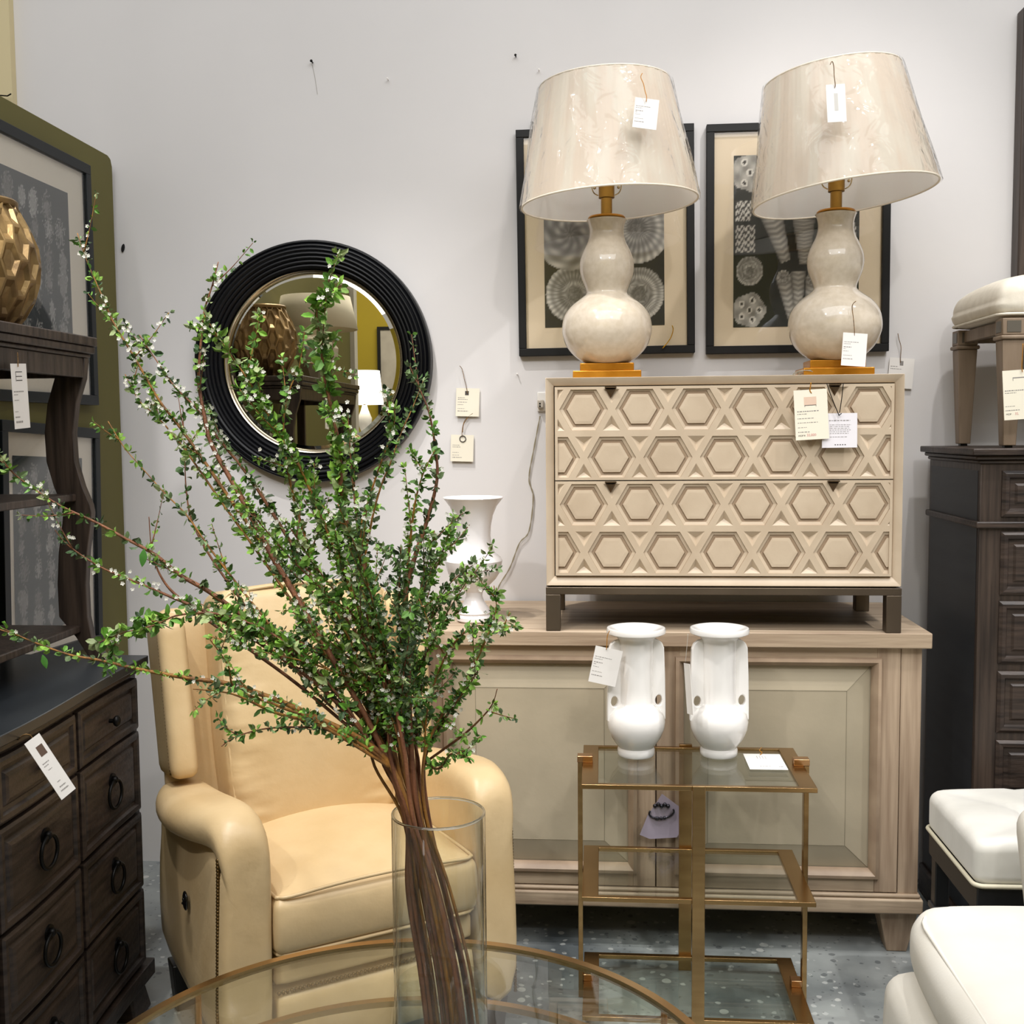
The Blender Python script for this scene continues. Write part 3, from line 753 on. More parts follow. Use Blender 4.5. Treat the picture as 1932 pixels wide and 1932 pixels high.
for x0, x1, y0, y1, zt_ in ((-Wk - .0125, -Wk - .0005, ym - .012, ym + .012, zs3[0]), (Wk + .0005, Wk + .0125, ym - .012, ym + .012, zs3[0] - .0),
                       (xc - .015, xc + .015, -.0125, -.0005, zs3[0] + .004), (xc - .022, xc + .012, KD + .0005, KD + .0125, zs3[0] + .004)):
    MB().box(x0, x1, y0, y1, 0.0, zt_).build('post', brass, ct, bevel=.001)
for z in (zs3[0], zs3[2]):
    for sx in (-1, 1):
        a, b = sorted((sx * (Wk + (.0135 if z > .3 else .0004)), sx * (Wk - .026)))
        m = MB(); m.box(a, b, ym - .014, ym + .014, z + .0006, z + .017)
        m.build('corner_clip', mat('copper_brass', 'c39a70', .25, 1.0), ct, bevel=.0012)

# two handled white vases on the cart
def make_vase(label, px, rz):
    p = at(px, 1424, z=zs3[0])
    t = thing('white_vase', label, 'vase', (p.x, p.y, zs3[0] + .0006), rz, 'white vases on the brass table')
    s = (p - CAM).dot(_f) / F_PX
    pr = [(.5, 0), (33, 0), (35, 3), (35, 12), (33, 16), (36, 20), (46, 34), (53, 52), (54.5, 66), (51, 80), (42, 91), (33, 97), (31, 102), (31, 130), (31, 170), (31.5, 200), (32, 214), (34, 222), (40, 227), (51, 230.5), (55, 233), (55.5, 238), (54, 242), (50, 243), (42, 240), (34, 236), (27, 226), (25, 200), (.5, 190)]
    pr = [(r, z) for r, z in pr]
    MB().lathe([(r * s, z * s) for r, z in pr], n=64).build('body', white_cer, t, smooth=50)
    for sx in (-1, 1):
        bm = bmesh.new()
        out = [(30, 222), (41, 219), (49, 213), (53, 203), (55, 150), (56, 90), (56, 66), (48, 66), (34, 92), (29, 100)]
        ov = [bm.verts.new((sx * x * s, 0, z * s)) for x, z in out]
        es = [bm.edges.new((ov[i], ov[(i + 1) % len(ov)])) for i in range(len(ov))]
        hv = [bm.verts.new((sx * (42.5 + 6.5 * math.cos(k * math.pi / 8)) * s, 0, (104 + 10 * math.sin(k * math.pi / 8)) * s)) for k in range(16)]
        es += [bm.edges.new((hv[i], hv[(i + 1) % 16])) for i in range(16)]
        bmesh.ops.triangle_fill(bm, use_beauty=True, use_dissolve=False, edges=es)
        me = bpy.data.meshes.new('handle'); bm.to_mesh(me); bm.free(); me.materials.append(white_cer)
        h = bpy.data.objects.new('handle', me); col.objects.link(h); h.parent = t
        md = h.modifiers.new('thick', 'SOLIDIFY'); md.thickness = .016; md.offset = 0
        md = h.modifiers.new('bevel', 'BEVEL'); md.width = .003; md.segments = 2
    return t
make_vase('white ceramic vase with side fins, left one on the brass table, tag at its rim', 1200, R(12))
make_vase('white ceramic vase with side fins, right one on the brass table beside the flat card', 1356, R(8))

# ================================================================ armchair
ac = thing('recliner_armchair', 'camel leather wing armchair with nailhead trim behind the branches', 'armchair', (-.483, -1.269, 0), R(33.5))
def arm(sx):
    # stations along depth: (y, bottom z, top z, roll overhang, outer panel x)
    st = [(-.004, .125, .600, .000, .094, .30), (.004, .12, .625, .002, .100, .7), (.022, .12, .652, .004, .104, .95), (.05, .12, .668, .007, .106, 1), (.09, .12, .672, .014, .106, 1), (.15, .12, .668, .032, .105, 1), (.23, .12, .655, .046, .104, 1), (.32, .12, .638, .050, .103, 1),
          (.42, .12, .622, .046, .102, 1), (.51, .12, .612, .034, .101, 1), (.57, .12, .604, .018, .100, 1), (.62, .12, .590, .004, .099, .96), (.66, .12, .56, .0, .098, .95)]
    rings = []
    for y, zb_, zt__, ov, px_, sc in st:
        ring = [(0.002, zb_), (0.0, .30), (-.002, .45), (-.004, zt__ - .075), (-.002, zt__ - .035), (.010, zt__ - .010), (.034, zt__)]
        rr = .046
        cxx, czz = px_ + ov - rr + .003, zt__ - rr
        w_ = min(1, ov / .03)
        for a in (80, 50, 20, -10, -35, -60, -85, -110):
            rx, rz = cxx + rr * math.cos(R(a)), czz + (rr * .98) * math.sin(R(a))
            if a < 15:
                f_ = (20 - a) / 130; sx_, sz_ = px_ + .003, zt__ - .034 - .062 * f_
                rx = rx * w_ + sx_ * (1 - w_); rz = rz * w_ + sz_ * (1 - w_)
            ring.append((rx, rz))
        ring += [(px_ - .004 * w_, zt__ - .100), (px_ + .000, zt__ - .14), (px_ + .006 + .0, .40), (px_ + .010, .28), (px_ + .010, zb_)]
        m_ = .055
        ring = [(m_ + (x - m_) * (1 if sc == 1 else (.75 + .25 * sc)), z) for x, z in ring]
        # front face leans: bottom sticks forward a little like the photo
        rings.append([(sx * (.238 + x), y + (.0 if y > .1 else .018 * max(0, (z - .55)) * 3 + .012 * (1 - sc) * 0), z) for x, z in ring])
    m = MB(); m.loft(rings, True, True)
    o = m.build('arm', leather, ac, smooth=180, subd=1)
    return o
for sx in (-1, 1):
    a = arm(sx)
    m = MB()
    pts = []
    for k in range(64):
        z = .585 - k * .0072
        if z < .13: break
        x = .238 + .1045 + .009 * max(0, min(1, (.56 - z) / .3))
        pts.append((sx * (x), .030, z))
    for p in pts: m.ball(p, .0048, 7, 4)
    n = m.build('nailhead_row', nail_m, a, smooth=180); n['kind'] = 'stuff'
# dark crease and side switch on the left arm
m = MB(); m.ball((0, 0, 0), .017, 16, 8, (.35, 1, 1.3)); m.ball((-.004, -.004, .006), .004, 8, 5); m.ball((-.004, .004, -.006), .004, 8, 5)
o = m.build('recline_button', mat('black_gloss_plastic', '0d0d0d', .12), ac, smooth=180); o.location = (-.357, .28, .41)
# seat cushion
def crown(p):
    q = p.copy()
    u, v = p.x / .238, p.y / .27
    if p.z > 0: q.z += .045 * max(0, 1 - u * u) * max(0, 1 - .8 * (v - .15) ** 2)
    q.x *= 1 + .012 * (1 - (p.z / .068) ** 2)
    q.y -= .014 * (1 - (p.z / .068) ** 2) * (1 if p.y < 0 else 0)
    return q
sc_ = MB().soft((0, .265, .428), (.2355, .27, .064), .022, 22, crown).build('seat_cushion', leather, ac, smooth=180)
def seam(zc, name):
    pts = [(-.229, .30, zc), (-.232, .10, zc), (-.230, .018, zc), (-.222, .004, zc), (-.20, -.006, zc), (-.1, -.007, zc), (0, -.007, zc), (.1, -.007, zc), (.20, -.006, zc), (.222, .004, zc), (.230, .018, zc), (.232, .10, zc), (.229, .30, zc)]
    pts = [(x, y, z + (.012 * (1 - (x / .23) ** 2) if z > .45 and y < .02 else 0)) for x, y, z in pts]
    MB().tube(spline(pts, 4), .0042, 6).build(name, leather, sc_, smooth=180)
seam(.490, 'piping'); seam(.368, 'piping')
# front rail, dark slot and footrest
MB().soft((0, .10, .322), (.232, .085, .030), .012, 10).build('front_rail', leather, ac, smooth=180)
def bulge(p):
    q = p.copy()
    if p.y < 0: q.y -= .012 * (1 - (p.z / .072) ** 2)
    return q
ft = MB().soft((0, .045, .205), (.232, .035, .072), .016, 14, bulge).build('footrest', leather, ac, smooth=180)
m = MB()
for k in range(50): m.ball((-.226 + k * .0092, .012, .281), .0048, 7, 4)
n = m.build('nailhead_row', nail_m, ft, smooth=180); n['kind'] = 'stuff'
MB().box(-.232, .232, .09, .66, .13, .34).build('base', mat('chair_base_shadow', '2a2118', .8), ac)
# back
TB = R(9)
def lean(p):                       # recline about the seat rear
    y, z = p.y, p.z
    return Vector((p.x, y * math.cos(TB) + z * math.sin(TB), z * math.cos(TB) - y * math.sin(TB)))
BC = Vector((0, .465, .47))
def backfn(p):
    u, v = p.x / .24, p.z / .30
    if p.y < 0: p.y -= .040 * max(0, 1 - u * u) * max(0, 1 - v * v) + .012 * (1 - abs(v))
    p.z += .018 * max(0, 1 - u * u) * (1 if v > 0 else 0)
    p.x *= 1 - .09 * max(0, -v) ** 2 + .01
    p.y += (.0035 * math.sin(p.z * 105 + 3 * math.sin(p.z * 23) + p.x * 25) + .002 * math.sin(p.z * 190 - p.x * 40)) * max(0, abs(u) - .45) / .55 if p.y < 0 else 0
    return lean(p + Vector((0, 0, .295)))
bcush = MB().soft(BC, (.220, .085, .300), .035, 64, backfn).build('back_cushion', leather, ac, smooth=180)
pts = []
for k in range(25):
    v = -.95 + 1.9 * k / 24
    pts.append(BC + lean(Vector((-.214 * (1 - .09 * max(0, -v) ** 2), -.076 - .010 * (1 - abs(v)), .295 + v * .29))))
for k in range(1, 17):
    u = -1 + 2 * k / 17
    pts.append(BC + lean(Vector((.214 * u, -.072 - .012 * (1 - u * u), .297 + .292 + .018 * (1 - u * u)))))
for k in range(25):
    v = .95 - 1.9 * k / 24
    pts.append(BC + lean(Vector((.214 * (1 - .09 * max(0, -v) ** 2), -.076 - .010 * (1 - abs(v)), .295 + v * .29))))
MB().tube(pts, .0045, 6).build('piping', leather, bcush, smooth=180)
MB().soft(BC, (.335, .035, .30), .03, 14, lambda p: lean(p + Vector((0, .085, .27)))).build('back_panel', leather, ac, smooth=180)
for sx in (-1, 1):
    def wing(p, sx=sx):
        v = (p.z + .20) / .40
        if v > .8: p.z -= .02 * ((v - .8) / .2) * (1 if p.y < 0 else 0)
        p.x += sx * .012 * (v - .5)
        return lean(p + Vector((sx * .315, .040, .360)))
    wg = MB().soft(BC, (.034, .085, .200), .024, 18, wing).build('wing', leather, ac, smooth=180)
    m = MB()
    for k in range(45):
        z = .175 + k * .0083
        m.ball(BC + lean(Vector((sx * (.3455 + .012 * ((z - .16) / .40 - .5)), -.02, z))), .0042, 6, 4)
    n = m.build('nailhead_row', nail_m, wg, smooth=180); n['kind'] = 'stuff'
dkf = mat('chair_foot_black', '14110f', .4)
for x, y in ((-.30, .06), (.30, .06), (-.30, .60), (.30, .60)):
    MB().hexa([(x - .022, y - .022, 0), (x + .022, y - .022, 0), (x + .022, y + .022, 0), (x - .022, y + .022, 0)],
              [(x - .032, y - .032, .124), (x + .032, y - .032, .124), (x + .032, y + .032, .124), (x - .032, y + .032, .124)]).build('foot', dkf, ac, bevel=.003)
# ================================================================ round glass table
TZ = .45
tc = Vector((at(838, 1772, z=TZ).x, 0, 0)); far = at(838, 1770, z=TZ); RT = .530
tb = thing('round_glass_table', 'round glass coffee table with double brass ring at the bottom border', 'table', (far.x, far.y - RT, 0))
bronze_rose = mat('rose_brass', 'bf8a56', .25, 1.0, c2='ad7a48', ns=(3, 3, 3))
def ring(z0, z1, r0, r1, nm, m_):
    m = MB(); m.lathe([(r0, z0), (r1, z0), (r1, z1), (r0, z1), (r0, z0)], n=128, close_ends=False); return m.build(nm, m_, tb, smooth=30)
ring(TZ - .012, TZ, RT - .016, RT, 'rim', brass)
MB().lathe([(.001, TZ - .012), (RT - .0165, TZ - .012), (RT - .0165, TZ - .004), (.001, TZ - .004)], n=96, close_ends=False).build('glass_top', thin_glass('table_glass', (.95, .965, .94), .01, 1.5), tb)
ring(.318, .330, RT - .016, RT, 'lower_ring', brass)
for k in range(4):
    a = R((36, 144, 216, 324)[k])
    if True:
        m = MB(); m.tube([((RT - .0065) * math.cos(a), (RT - .0065) * math.sin(a), 0.0), ((RT - .0065) * math.cos(a), (RT - .0065) * math.sin(a), TZ - .0125)], .0062, 10)
        m.build('leg', bronze_rose, tb, smooth=60)
ring(.0, .012, RT - .016, RT, 'foot_ring', brass)

# ================================================================ cylinder vase, water, branches
VX = at(827, 1532, y=-1.88); VY = -1.88
VR = .075; VZ0 = TZ - .0035; VZ1 = VX.z
vs = thing('glass_cylinder_vase', 'tall clear glass cylinder vase of branches on the round glass table', 'vase', (VX.x, VY, VZ0))
vh = VZ1 - VZ0
vg = thin_glass('vase_glass', (.965, .975, .965), .015, 1.5, boost=1.25)
m = MB(); m.lathe([(.0006, 0), (VR - .002, 0), (VR, .003), (VR, vh - .002), (VR - .002, vh), (VR - .004, vh - .002), (VR - .004, .014), (.0006, .014)], n=72, close_ends=False)
m.build('glass_wall', vg, vs, smooth=50)
rim = MB(); rim.torus((0, 0, vh - .0015), VR - .002, .0022, n=96, m=8)
rim.build('rim', mat('vase_rim_glass', 'f4f6f2', .03, trans=1.0), vs, smooth=180)
wz = at(737, 1848, y=VY).z - VZ0
wt = thin_glass('vase_water', (.93, .95, .92), .0, 1.33, boost=1.6)
o = MB().lathe([(.0006, .0145), (VR - .0042, .0145), (VR - .0042, wz - .001), (VR - .006, wz - .0002), (.0006, wz)], n=64, close_ends=False).build('water', wt, smooth=50)
o.location = vs.location; tag(o, 'clear water filling the lower third of the glass vase', 'water')

bark = mat('reddish_bark', '8f5c3c', .6, c2='633c28', ns=(110, 110, 14), bump=.2, bs=300)
bark2 = mat('ochre_bark', 'a8742f', .6, c2='6e4a28', ns=(110, 110, 14), bump=.2, bs=300)
leaf_m = attr_mat('spirea_leaf', rough=.5, spec=.35)
_n = leaf_m.node_tree; _b = _n.nodes['Principled BSDF']
petal_m = mat('white_petal', 'f4f1e6', .6)
rl = random.Random(11)
GREENS = [(100, 146, 58), (88, 126, 58), (126, 164, 70), (74, 100, 60), (104, 124, 84), (150, 164, 114), (64, 88, 56)]
def add_leaf(mb, cols, p, d, L, wd, c):
    d = d.normalized(); s_ = d.cross(Vector((rl.uniform(-1, 1), rl.uniform(-1, 1), rl.uniform(-1, 1)))).normalized(); nn = d.cross(s_)
    cup = rl.uniform(-.25, .35)
    vs_ = [p, p + d * L * .35 + s_ * wd * .5 + nn * wd * cup, p + d * L * .75 + s_ * wd * .38 + nn * wd * cup, p + d * L + nn * L * -.1, p + d * L * .75 - s_ * wd * .38 + nn * wd * cup, p + d * L * .35 - s_ * wd * .5 + nn * wd * cup, p + d * L * .5]
    mb.add(vs_, [(0, 1, 2, 6), (6, 2, 3), (0, 6, 4, 5), (6, 3, 4)])
    cols += [c] * 7
def leafy(name, mb, cols, parent):
    me = bpy.data.meshes.new(name); me.from_pydata([tuple(v) for v in mb.v], [], mb.f)
    a = me.color_attributes.new('paint', 'FLOAT_COLOR', 'POINT'); fl = []
    for c in cols: fl += lin(c)
    a.data.foreach_set('color', fl); me.materials.append(leaf_m)
    o = bpy.data.objects.new(name, me); col.objects.link(o); o.parent = parent; o['kind'] = 'stuff'
    return o
def make_branch(path, label, dep=(0, 0), r0=.0042, idx=0, big=(), group=None, more=(), **kw):
    "path: photo pixels from the tip inwards, down to the neck of the bunch; dep: depth offset at the tip from the vase axis; more: (path, dep, kw) twigs forking off it"
    nx, ny = path[-1]
    t = max(0, min(1, (nx - 690) / 130)); t2 = max(0, min(1, t + rl.uniform(-.2, .2)))
    low = [(748 + 66 * t + rl.uniform(-6, 6), 1540), (764 + 86 * t2, 1680), (786 + 102 * t2, 1830), (800 + 104 * t2, 1945)]
    vd = rl.uniform(-.055, .055)
    def world(pt, dp, lowp, vdn, neck=None):
        full = pt + lowp; ln = [0]
        for a, b in zip(full, full[1:]): ln.append(ln[-1] + math.hypot(a[0] - b[0], a[1] - b[1]))
        k1 = len(pt) - 1; P = []
        for i, q in enumerate(full):
            if i <= k1: dd = dp * (1 - ln[i] / ln[k1]) ** 1.2 + vdn
            else: dd = vdn * (1 - .5 * (i - k1) / 4)
            p = at(q[0], q[1], y=VY + dd)
            if i > k1:
                c2 = Vector((VX.x, VY)); o2 = Vector((p.x, p.y)) - c2
                if o2.length > VR - .013: o2 = o2.normalized() * (VR - .013); p.x, p.y = c2.x + o2.x, c2.y + o2.y
                p.z = max(p.z, VZ0 + .022)
            P.append(p)
        if neck is not None: P[-1] = neck
        return P
    P0 = world(path, dep[0], low, vd); base = P0[-1].copy(); off = -base
    br = thing('flowering_branch', label, 'branch', base, 0, group)
    st = MB(); mb = MB(); cols = []; pm = MB()
    def grow(P, npath, r0, dens=1.0, bloom=.12, bright=.5, side=.5, leaf=1.0):
        n = len(P); S = spline(P, 7); N = len(S)
        rad = [max(.0008, r0 * min(1, .16 + 1.05 * i / (N * .72))) for i in range(N)]
        st.tube([p + off for p in S], rad, 6)
        tip_limit = int(N * (npath - .6) / n) if n > npath else N - 3
        seglen = sum((S[i + 1] - S[i]).length for i in range(tip_limit)); cnt = 0
        def cluster(p, d, sz, k, blo):
            base_c = GREENS[rl.choice((0, 2, 2, 5, 1)) if rl.random() < bright else rl.choice((1, 3, 4, 6, 4))]
            for _ in range(k):
                v = (d * rl.uniform(-.1, .9) + Vector((rl.gauss(0, 1), rl.gauss(0, 1), rl.gauss(0, 1))) * .65)
                L = sz * rl.uniform(.6, 1.3); jit = rl.uniform(.75, 1.3)
                add_leaf(mb, cols, p + off + v.normalized() * sz * .18, v, L, L * rl.uniform(.45, .68), tuple(min(255, c * jit) for c in base_c))
            if rl.random() < blo * 1.0:
                for _ in range(rl.randint(1, 3)):
                    q = p + off + Vector((rl.gauss(0, .006), rl.gauss(0, .004) - .004, rl.gauss(0, .006) + .002)); ph = rl.uniform(0, 6)
                    for k5 in range(5):
                        a = k5 * 1.2566 + ph; e1 = Vector((math.cos(a), -.2, math.sin(a))); e2 = Vector((math.cos(a + 1.0), -.2, math.sin(a + 1.0)))
                        rr = rl.uniform(.0022, .0032)
                        pm.add([q, q + e1 * rr, q + (e1 + e2) * rr * .72, q + e2 * rr], [(0, 1, 2, 3)])
        step = .0098 / dens; acc = 0; side_next = rl.uniform(.02, .06)
        for i in range(tip_limit):
            a, b = S[i], S[i + 1]; L = (b - a).length; d = (a - b).normalized(); acc += L; cnt += L; side_next -= L
            frac = cnt / seglen
            if side_next < 0 and side > 0 and .04 < frac:
                side_next = rl.uniform(.03, .09) / side
                dv = (d * 1.0 + Vector((rl.gauss(0, .55), rl.gauss(0, .45), rl.gauss(0, .55)))).normalized()
                sl_ = rl.uniform(.03, .095) * (1 if frac < .8 else .7)
                up = Vector((0, 0, rl.uniform(-.01, .03)))
                sp = spline([a, a + dv * sl_ * .5 + up * .3, a + dv * sl_ + up], 4)
                st.tube([q + off for q in sp], [max(.0006, .0014 * (1 - j / len(sp))) for j in range(len(sp))], 4)
                for j in range(1, len(sp)):
                    for _ in range(2 if dens > .8 else 1): cluster(sp[j], dv, .0090 * leaf, rl.randint(2, 4), bloom)
            while acc > step:
                acc -= step
                if rl.random() < (1.0 if frac < .86 else .5):
                    cluster(a + (b - a) * rl.random(), d, .0100 * leaf * (1 + .4 * rl.random()), rl.randint(4, 7), bloom)
    grow(P0, len(path), r0, **kw)
    neck = P0[len(path) - 1]
    for pa, dp, kw2 in more:
        grow(world(pa, dp[0], [], vd, neck), len(pa), r0 * .6, **{k: v for k, v in kw2.items() if k != 'big'})
    st.build('stem', bark if idx % 3 else bark2, br, smooth=180)
    if mb.f: leafy('leaves', mb, cols, br)
    if pm.f:
        o = pm.build('blossoms', petal_m, br, fix=False); o['kind'] = 'stuff'
    for (qx, qy, ex, ey, wd) in big:
        p = at(qx, qy, y=VY + dep[0] * .7); e = at(ex, ey, y=VY + dep[0] * .7)
        lm = MB(); d = e - p; L = d.length; d.normalize(); s_ = d.cross(Vector((0, 1, 0))).normalized()
        prof = [(0, .05), (.15, .5), (.4, 1), (.65, .85), (.85, .45), (1, .02)]
        v_ = []
        for tt, ww in prof:
            for q in (-1, 0, 1): v_.append(p + off + d * L * tt + s_ * wd * .5 * ww * q + Vector((0, -.0012 * (1 - abs(q)) * ww, 0)))
        lm.add(v_, [(3 * a + b, 3 * a + b + 1, 3 * a + 4 + b, 3 * a + 3 + b) for a in range(5) for b in (0, 1)])
        lm.build('leaf', mat('big_spirea_leaf', '4f8a38', .45, c2='457a32', ns=(80, 80, 80)), br, smooth=180)
    return br
PATHS = [
 ([(146, 440), (165, 495), (197, 568), (215, 610), (260, 685), (300, 755), (335, 800), (385, 870), (440, 950), (520, 1060), (610, 1200), (690, 1330), (735, 1430)], (.10,), 'long twig reaching to the upper left past the olive partition edge', dict(dens=.75, bloom=.25, side=.5)),
 ([(263, 632), (295, 680), (330, 730), (370, 770), (410, 825), (470, 900), (540, 1010), (630, 1160), (700, 1320), (740, 1430)], (.02,), 'white flowered twig ending left of the mirror', dict(bloom=.55, side=.35, bright=.3)),
 ([(412, 494), (400, 540), (385, 590), (378, 660), (375, 720), (385, 780), (400, 840), (450, 930), (520, 1060), (620, 1230), (715, 1400)], (.05,), 'upright twig crossing the left side of the mirror frame, tip above it', dict(dens=.6, bloom=.3, bright=.6)),
 ([(385, 595), (425, 655), (470, 720), (510, 790), (560, 870), (600, 960), (650, 1080), (700, 1220), (740, 1400)], (-.06,), 'twig slanting down across the left of the mirror glass', dict(dens=1.1, bloom=.15, bright=.95, side=1.3, leaf=1.35)),
 ([(650, 535), (600, 575), (605, 640), (612, 710), (625, 770), (640, 850), (648, 960), (680, 1080), (720, 1220), (752, 1400)], (-.12,), 'tallest bright green twig rising through the middle of the mirror', dict(dens=1.2, bright=1.0, bloom=.1, side=.8, leaf=1.5)),
 ([(575, 620), (565, 690), (545, 740), (535, 800), (540, 870), (560, 960), (600, 1080), (670, 1230), (735, 1400)], (.02,), 'twig rising beside the honeycomb vase reflection in the mirror', dict(bright=.8, bloom=.2)),
 ([(236, 706), (262, 755), (300, 790), (350, 850), (420, 950), (520, 1090), (620, 1240), (720, 1400)], (.12,), 'short tipped twig low left of the mirror beside the flowered one', dict(dens=.9, bright=.9, bloom=.1)),
 ([(204, 795), (235, 845), (270, 885), (310, 930), (352, 972), (400, 1040), (470, 1130), (560, 1240), (660, 1350), (730, 1440)], (.08,), 'sparse red twig on the wall between partition and mirror', dict(dens=.45, bloom=.08, side=.15)),
 ([(345, 770), (348, 850), (352, 930), (365, 990), (410, 1070), (500, 1190), (600, 1310), (715, 1430)], (.1,), 'thin dark twig standing upright below the mirror edge', dict(dens=.5, side=.2, bright=.1)),
 ([(281, 975), (287, 1040), (305, 1090), (340, 1130), (420, 1190), (560, 1290), (700, 1420)], (.0,), 'bare reddish shoot above the wing of the armchair', dict(dens=.12, side=.1)),
 ([(0, 868), (40, 905), (110, 952), (180, 985), (235, 1015), (290, 1045), (340, 1085), (400, 1120), (480, 1180), (580, 1260), (680, 1350), (738, 1440)], (-.10,), 'long arching twig reaching the left border across the hutch', dict(dens=.8, bloom=.12, side=.3, big=((272, 1035, 268, 1070, .013),))),
 ([(104, 1000), (130, 1030), (190, 1070), (250, 1095), (320, 1125), (400, 1160), (500, 1220), (620, 1310), (720, 1430)], (-.05,), 'twig with big white blossom clusters before the print near the wall corner', dict(dens=.5, bloom=.9, side=.2)),
 ([(0, 1183), (60, 1210), (130, 1235), (185, 1245), (250, 1260), (300, 1270), (360, 1280), (430, 1290), (520, 1320), (600, 1355), (690, 1400), (740, 1450)], (-.16,), 'lowest long twig drooping over the dark dresser top', dict(dens=.75, bloom=.12, side=.25, bright=.6, big=((80, 1235, 88, 1262, .011),))),
 ([(178, 1216), (230, 1195), (290, 1180), (340, 1160), (420, 1160), (520, 1200), (620, 1290), (720, 1430)], (-.05,), 'twig lying over the wing of the armchair', dict(dens=1.1, bloom=.15, bright=.85, leaf=1.5)),
 ([(418, 1408), (445, 1390), (500, 1375), (560, 1372), (620, 1376), (675, 1395), (725, 1440)], (-.22,), 'short drooping twig hanging low before the leather back cushion', dict(dens=.8, bloom=.05, side=.15, bright=.5)),
 ([(395, 1205), (430, 1255), (445, 1300), (520, 1330), (600, 1362), (690, 1410), (735, 1450)], (-.2,), 'fine twig before the left of the leather back cushion', dict(dens=.6, bloom=.05, side=.2)),
 ([(365, 1300), (440, 1310), (520, 1345), (610, 1372), (700, 1425)], (-.28,), 'thin nearly bare twig just above the drooping one', dict(dens=.5, bloom=.02, side=.1)),
 ([(768, 680), (790, 730), (810, 780), (822, 850), (825, 900), (815, 950), (800, 1000), (780, 1060), (765, 1130), (770, 1250), (775, 1400)], (.05,), 'fine upright twig passing the right edge of the mirror frame', dict(dens=.8, bright=.1, bloom=.03, side=.15)),
 ([(768, 790), (752, 830), (738, 870), (718, 920), (700, 990), (690, 1080), (720, 1250), (758, 1420)], (.0,), 'twig over the lower right of the mirror frame', dict(dens=.9, bright=.1, bloom=.1, side=.3)),
 ([(742, 760), (745, 790), (735, 830), (720, 870), (700, 930), (680, 1010), (690, 1150), (750, 1400)], (-.05,), 'dark leaved twig beside the lit lamp reflection', dict(dens=1.0, bright=.2, side=.4)),
 ([(656, 770), (660, 840), (668, 930), (680, 1030), (710, 1180), (760, 1400)], (.0,), 'straight twig over the bottom of the mirror', dict(dens=1.1, bloom=.25, bright=.6, side=.7)),
 ([(820, 850), (800, 890), (785, 940), (775, 1010), (768, 1100), (768, 1230), (775, 1400)], (-.02,), 'leafy twig right of the mirror rising toward the wall tags', dict(dens=.9, bright=.9, side=.5)),
 ([(886, 990), (862, 1020), (832, 1050), (802, 1100), (785, 1180), (785, 1300), (785, 1420)], (.05,), 'twig whose tip crosses the neck of the white urn', dict(dens=1.0, bright=.3, side=.4)),
 ([(900, 1062), (872, 1080), (842, 1110), (815, 1160), (800, 1250), (790, 1400)], (.0,), 'twig whose tip crosses the shoulder of the white urn', dict(dens=1.0, bright=.4, side=.4)),
 ([(932, 1105), (936, 1150), (920, 1200), (892, 1260), (862, 1310), (828, 1360), (800, 1430)], (-.02,), 'twig curling up on the far right before the sideboard edge', dict(dens=1.0, bright=.8, side=.8)),
 ([(962, 1155), (945, 1185), (915, 1180), (880, 1190), (840, 1240), (808, 1330), (795, 1430)], (-.06,), 'rightmost twig touching the urn shadow on the sideboard top', dict(dens=1.1, bright=.8, side=.9)),
 ([(938, 1300), (925, 1335), (882, 1380), (842, 1410), (812, 1445)], (-.1,), 'bare wispy twig before the left door panel of the sideboard', dict(dens=.3, side=.2)),
 ([(885, 1430), (852, 1422), (828, 1450), (808, 1490)], (-.15,), 'small low twig with fresh leaves over the right chair arm', dict(dens=.9, bright=1, side=.1)),
 ([(905, 1260), (880, 1300), (850, 1340), (825, 1380), (800, 1440)], (-.1,), 'leafy twig leaning right before the sideboard door', dict(dens=1.2, bright=.9, side=.8)),
]
FORKS = {0: (), 1: (8,), 2: (), 3: (5,), 4: (), 6: (7,), 10: (9,), 11: (13,), 12: (15, 16), 14: (), 17: (), 18: (19,), 20: (), 21: (), 22: (23,), 24: (25,), 28: (26, 27)}
for i, fk in FORKS.items():
    pa, dp, lb, kw = PATHS[i]
    make_branch(pa, lb + ', in the glass vase', dep=dp, idx=i, r0=rl.choice((.0028, .0036, .0046)), group='flowering branches in the glass vase', more=[(PATHS[j][0], PATHS[j][1], PATHS[j][3]) for j in fk], **kw)
# the dense middle of the bunch, where no stem can be told from the next
def mid_path(f):
    a = R(-60 + 84 * f + rl.uniform(-3, 3)); L = rl.uniform(300, 540) * (1 - .25 * abs(f - .35) - .25 * max(0, f - .6))
    tip = (755 + L * math.sin(a), 1400 - L * math.cos(a)); mid = (755 + L * .5 * math.sin(a * .75), 1400 - L * .52 * math.cos(a * .8)); q = (755 + L * .2 * math.sin(a * .5), 1400 - L * .2)
    return [tip, ((tip[0] + mid[0]) / 2 + rl.uniform(-8, 8), (tip[1] + mid[1]) / 2), mid, q, (700 + 105 * f, 1430)]
for i in range(6):
    kws = [dict(dens=1.15, bloom=.08, bright=rl.choice((.2, .5, .9)), side=1.1) for _ in range(4)]
    make_branch(mid_path((i + .1) / 6), 'leafy stem in the crowded middle of the bunch in the glass vase', dep=(rl.uniform(-.22, .22),), idx=i, r0=rl.uniform(.0024, .0034),
                group='stems in the crowded middle of the bunch', more=[(mid_path((i + .1 + .33 * j) / 6), (rl.uniform(-.22, .22),), kws[j]) for j in (1, 2)], **kws[0])
# ================================================================ dark dresser on the left (its front looks to +x)
DXF = -1.15; DYE = -.93; DZT = at(248, 1236, x=DXF - .0).z
DZT = .905
dl = 1.125
dr = thing('dark_dresser', 'dark walnut dresser with slate top, ring pulls and small knobs along the left border', 'dresser', (DXF, DYE, 0))
